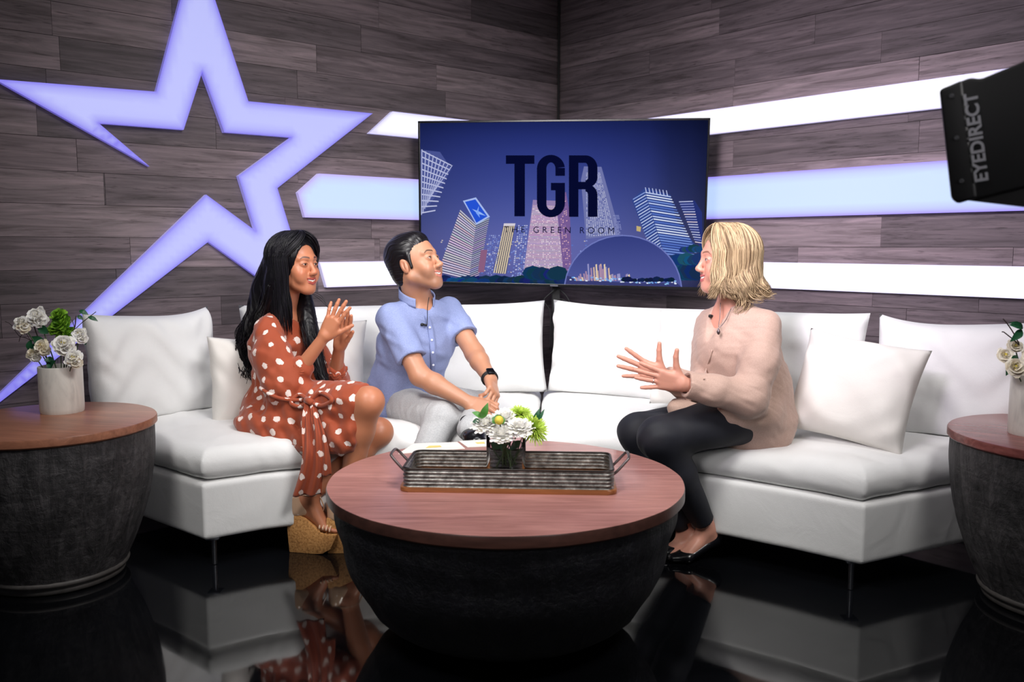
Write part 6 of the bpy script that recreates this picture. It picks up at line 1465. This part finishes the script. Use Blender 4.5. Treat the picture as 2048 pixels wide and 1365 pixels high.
stem_to(o, [lb_, Lp(90, 710), Lp(74, 670), Lp(66, 645)], .0024, M_TWIG, 'twig'); stem_to(o, [lb_, Lp(84, 700), Lp(55, 678), Lp(38, 672), Lp(22, 650), Lp(10, 643)], .0012, M_TWIG, 'twig'); stem_to(o, [Lp(60, 680), Lp(52, 668), Lp(42, 672), Lp(38, 684)], .0012, M_TWIG, 'twig'); stem_to(o, [Lp(86, 624, .03), Lp(106, 620, .04), Lp(120, 622, .04)], .0012, M_TWIG, 'twig')
for a, b, w in (((96, 668), (76, 650), .016), ((92, 690), (64, 674), .016), ((80, 700), (62, 690), .014), ((105, 722), (99, 742), .014), ((108, 720), (88, 722), .012), ((100, 735), (112, 722), .012), ((62, 680), (60, 705), .012)): leaf(o, Lp(*a, -.03 if a[1] > 715 else 0), Lp(*b, -.06 if a[1] > 715 else 0), w, M_LEAF, (0, -.9, .3))
rcx = np.array([W(2066, 800, 2.99)[0], 2.99]); ceramic('white stone cylinder vase of flowers on the right barrel table, cut by the frame', rcx, .5 * 84 / F * 3.02, W(2060, 748, 2.99)[2] - .60, .60)
def Rp(x, y, dy=0): return W(x, y, rcx[1] + dy)
rb_ = np.array([rcx[0], rcx[1], .65])
for k, ((x, y), dy, R, lb) in enumerate((((2010, 712), 0, .030, 'cream blossom at the left of the right vase'), ((2030, 736), -.05, .036, 'white blossom with a yellow centre hanging over the rim of the right vase'), ((2030, 694), .01, .028, 'pale blossom at the top of the right vase below the leaves'), ((2066, 715), -.02, .04, 'white blossom at the right edge of the frame in the right vase'))):
    o = bloom('white_blossom', lb, Rp(x, y, dy), rb_ + np.array([.01 * cos(k), .01 * sin(k), 0]), R, M_CP, 110 + k, 9, 4, 'white blossoms in the right stone vase', True, (-.2, -.75, .45), .42, .35, .85, ruffle=.35)
o = thing('leafy_branch', 'dark twigs with green leaves rising from the right vase', 'foliage', rb_)
for P in ([rb_, Rp(2052, 740), Rp(2046, 700), Rp(2012, 668), Rp(2004, 664)], [Rp(2046, 705), Rp(2030, 672), Rp(2016, 650), Rp(2006, 638)], [rb_, Rp(2060, 720), Rp(2050, 650), Rp(2052, 610)]): stem_to(o, P, .002, M_TWIG, 'twig')
for a, b, w in (((2046, 656), (2018, 650), .012), ((2044, 660), (2020, 684), .013), ((2040, 650), (2018, 646), .006), ((2034, 712), (2016, 728), .010), ((2018, 730), (2022, 750), .010), ((2016, 735), (2012, 752), .009)): leaf(o, Rp(*a, -.01), Rp(*b, -.03), w, M_LEAF, (0, -.9, .3))

# ------------------------------------------------------------------ teleprompter hood hanging in at the top right, close to the camera
HY = 1.75
hd = thing('teleprompter_hood', 'black prompter hood with grey vertical lettering, close to the camera at the upper right', 'camera equipment', W(1990, 260, HY))
p1, p2, p3, p4 = W(1878, 178, HY), W(1905, 402, HY), W(2130, 305 + 20, HY - .12), W(2130, 60, HY - .12)
hx = nz(p4 - p1 + p3 - p2); hz_ = nz(p1 - p2); hn = nz(np.cross(hz_, hx)); hn = hn if hn[1] < 0 else -hn
def hood_plate(px, thick, bev, off=0.0, y0=HY):
    P = [WP(x, y, W(1905, 402, HY), hn) for x, y in px]; bm = bmesh.new(); A = [bm.verts.new(Vector(p + hn * off)) for p in P]; B = [bm.verts.new(Vector(p + hn * (off - thick))) for p in P]; n = len(P)
    bm.faces.new(A); bm.faces.new(B[::-1]); [bm.faces.new((A[i], A[(i + 1) % n], B[(i + 1) % n], B[i])) for i in range(n)]; bmesh.ops.recalc_face_normals(bm, faces=bm.faces)
    if bev: bmesh.ops.bevel(bm, geom=bm.edges[:], offset=bev, segments=3, profile=.5, affect='EDGES')
    return bm
M_HOOD = plain('black_hood_plastic', (7, 7, 9), .5, 0, .15, 60, .1, 200); M_HOOD2 = plain('black_hood_cloth', (12, 12, 14), .9, 0, .2, 40, .2, 150)
link('hood_body', bmm('hood_body', hood_plate([(1880, 178), (1940, 155), (1960, 158), (2150, 80), (2150, 350), (1960, 398), (1912, 406), (1903, 400)], .035, .006), auto=30), M_HOOD, hd)
link('hood_box', bmm('hood_box', hood_plate([(2020, 150), (2200, 95), (2200, 335), (2020, 365)], .22, .006, -.03), auto=30), M_HOOD2, hd)
link('front_flange', bmm('front_flange', hood_plate([(1878, 180), (1925, 160), (1955, 396), (1915, 408), (1902, 398)], .05, .006, .004), auto=30), M_HOOD, hd)
link('lower_cloth', bmm('lower_cloth', hood_plate([(1930, 402), (2150, 345), (2150, 430), (2048, 416)], .02, .002, -.012), auto=30), M_HOOD2, hd)
bm = bmesh.new()
for x, y in ((1904, 192), (1914, 276), (1924, 362)):
    p = WP(x, y, W(1905, 402, HY), hn) + hn * .006; bmesh.ops.create_cone(bm, cap_ends=True, segments=12, radius1=.0045, radius2=.0035, depth=.004, matrix=Matrix.Translation(p) @ Vector(hn).to_track_quat('Z', 'Y').to_matrix().to_4x4())
link('screws', bmm('screws', bm), plain('worn_screw', (96, 96, 100), .4, .8), hd)
ta = WP(1966, 362, W(1905, 402, HY), hn); tb = WP(1943, 186, W(1905, 402, HY), hn); tx = nz(tb - ta); ty = np.cross(hn, tx); tm_ = (ta + tb) / 2 + hn * .0062
Mt = Matrix(((tx[0], ty[0], hn[0], tm_[0]), (tx[1], ty[1], hn[1], tm_[1]), (tx[2], ty[2], hn[2], tm_[2]), (0, 0, 0, 1)))
tx_o = text_mesh('EYEDIRECT', .042, Mt, plain('grey_lettering', (132, 132, 138), .6), 'lettering', hd, 1.0, .0004, .0012)
me = tx_o.data; V = np.empty(len(me.vertices) * 3, np.float32); me.vertices.foreach_get('co', V); V = V.reshape(-1, 3); u = (V - tm_) @ tx; cur = u.max() - u.min(); k = np.linalg.norm(tb - ta) / cur
V = tm_ + np.outer(u - (u.max() + u.min()) / 2, tx) * k + np.outer((V - tm_) @ ty, ty) * k * .95 + np.outer((V - tm_) @ hn, hn); me.vertices.foreach_set('co', V.astype(np.float32).ravel()); me.update()
bm = bmesh.new(); bm.from_mesh(me); seen = set(); groups = []
for v0 in bm.verts:
    if v0 in seen: continue
    stack = [v0]; comp = set()
    while stack:
        x = stack.pop()
        if x in comp: continue
        comp.add(x); stack += [e.other_vert(x) for e in x.link_edges]
    seen |= comp; groups.append(comp)
mL = me.materials[0]
for comp in groups:
    b2_ = bmesh.new(); mp_ = {v: b2_.verts.new(v.co) for v in comp}
    for f in {f for v in comp for f in v.link_faces}: b2_.faces.new([mp_[v] for v in f.verts])
    link('letter', bmm('letter', b2_), mL, hd)
bm.free(); bpy.data.objects.remove(tx_o)
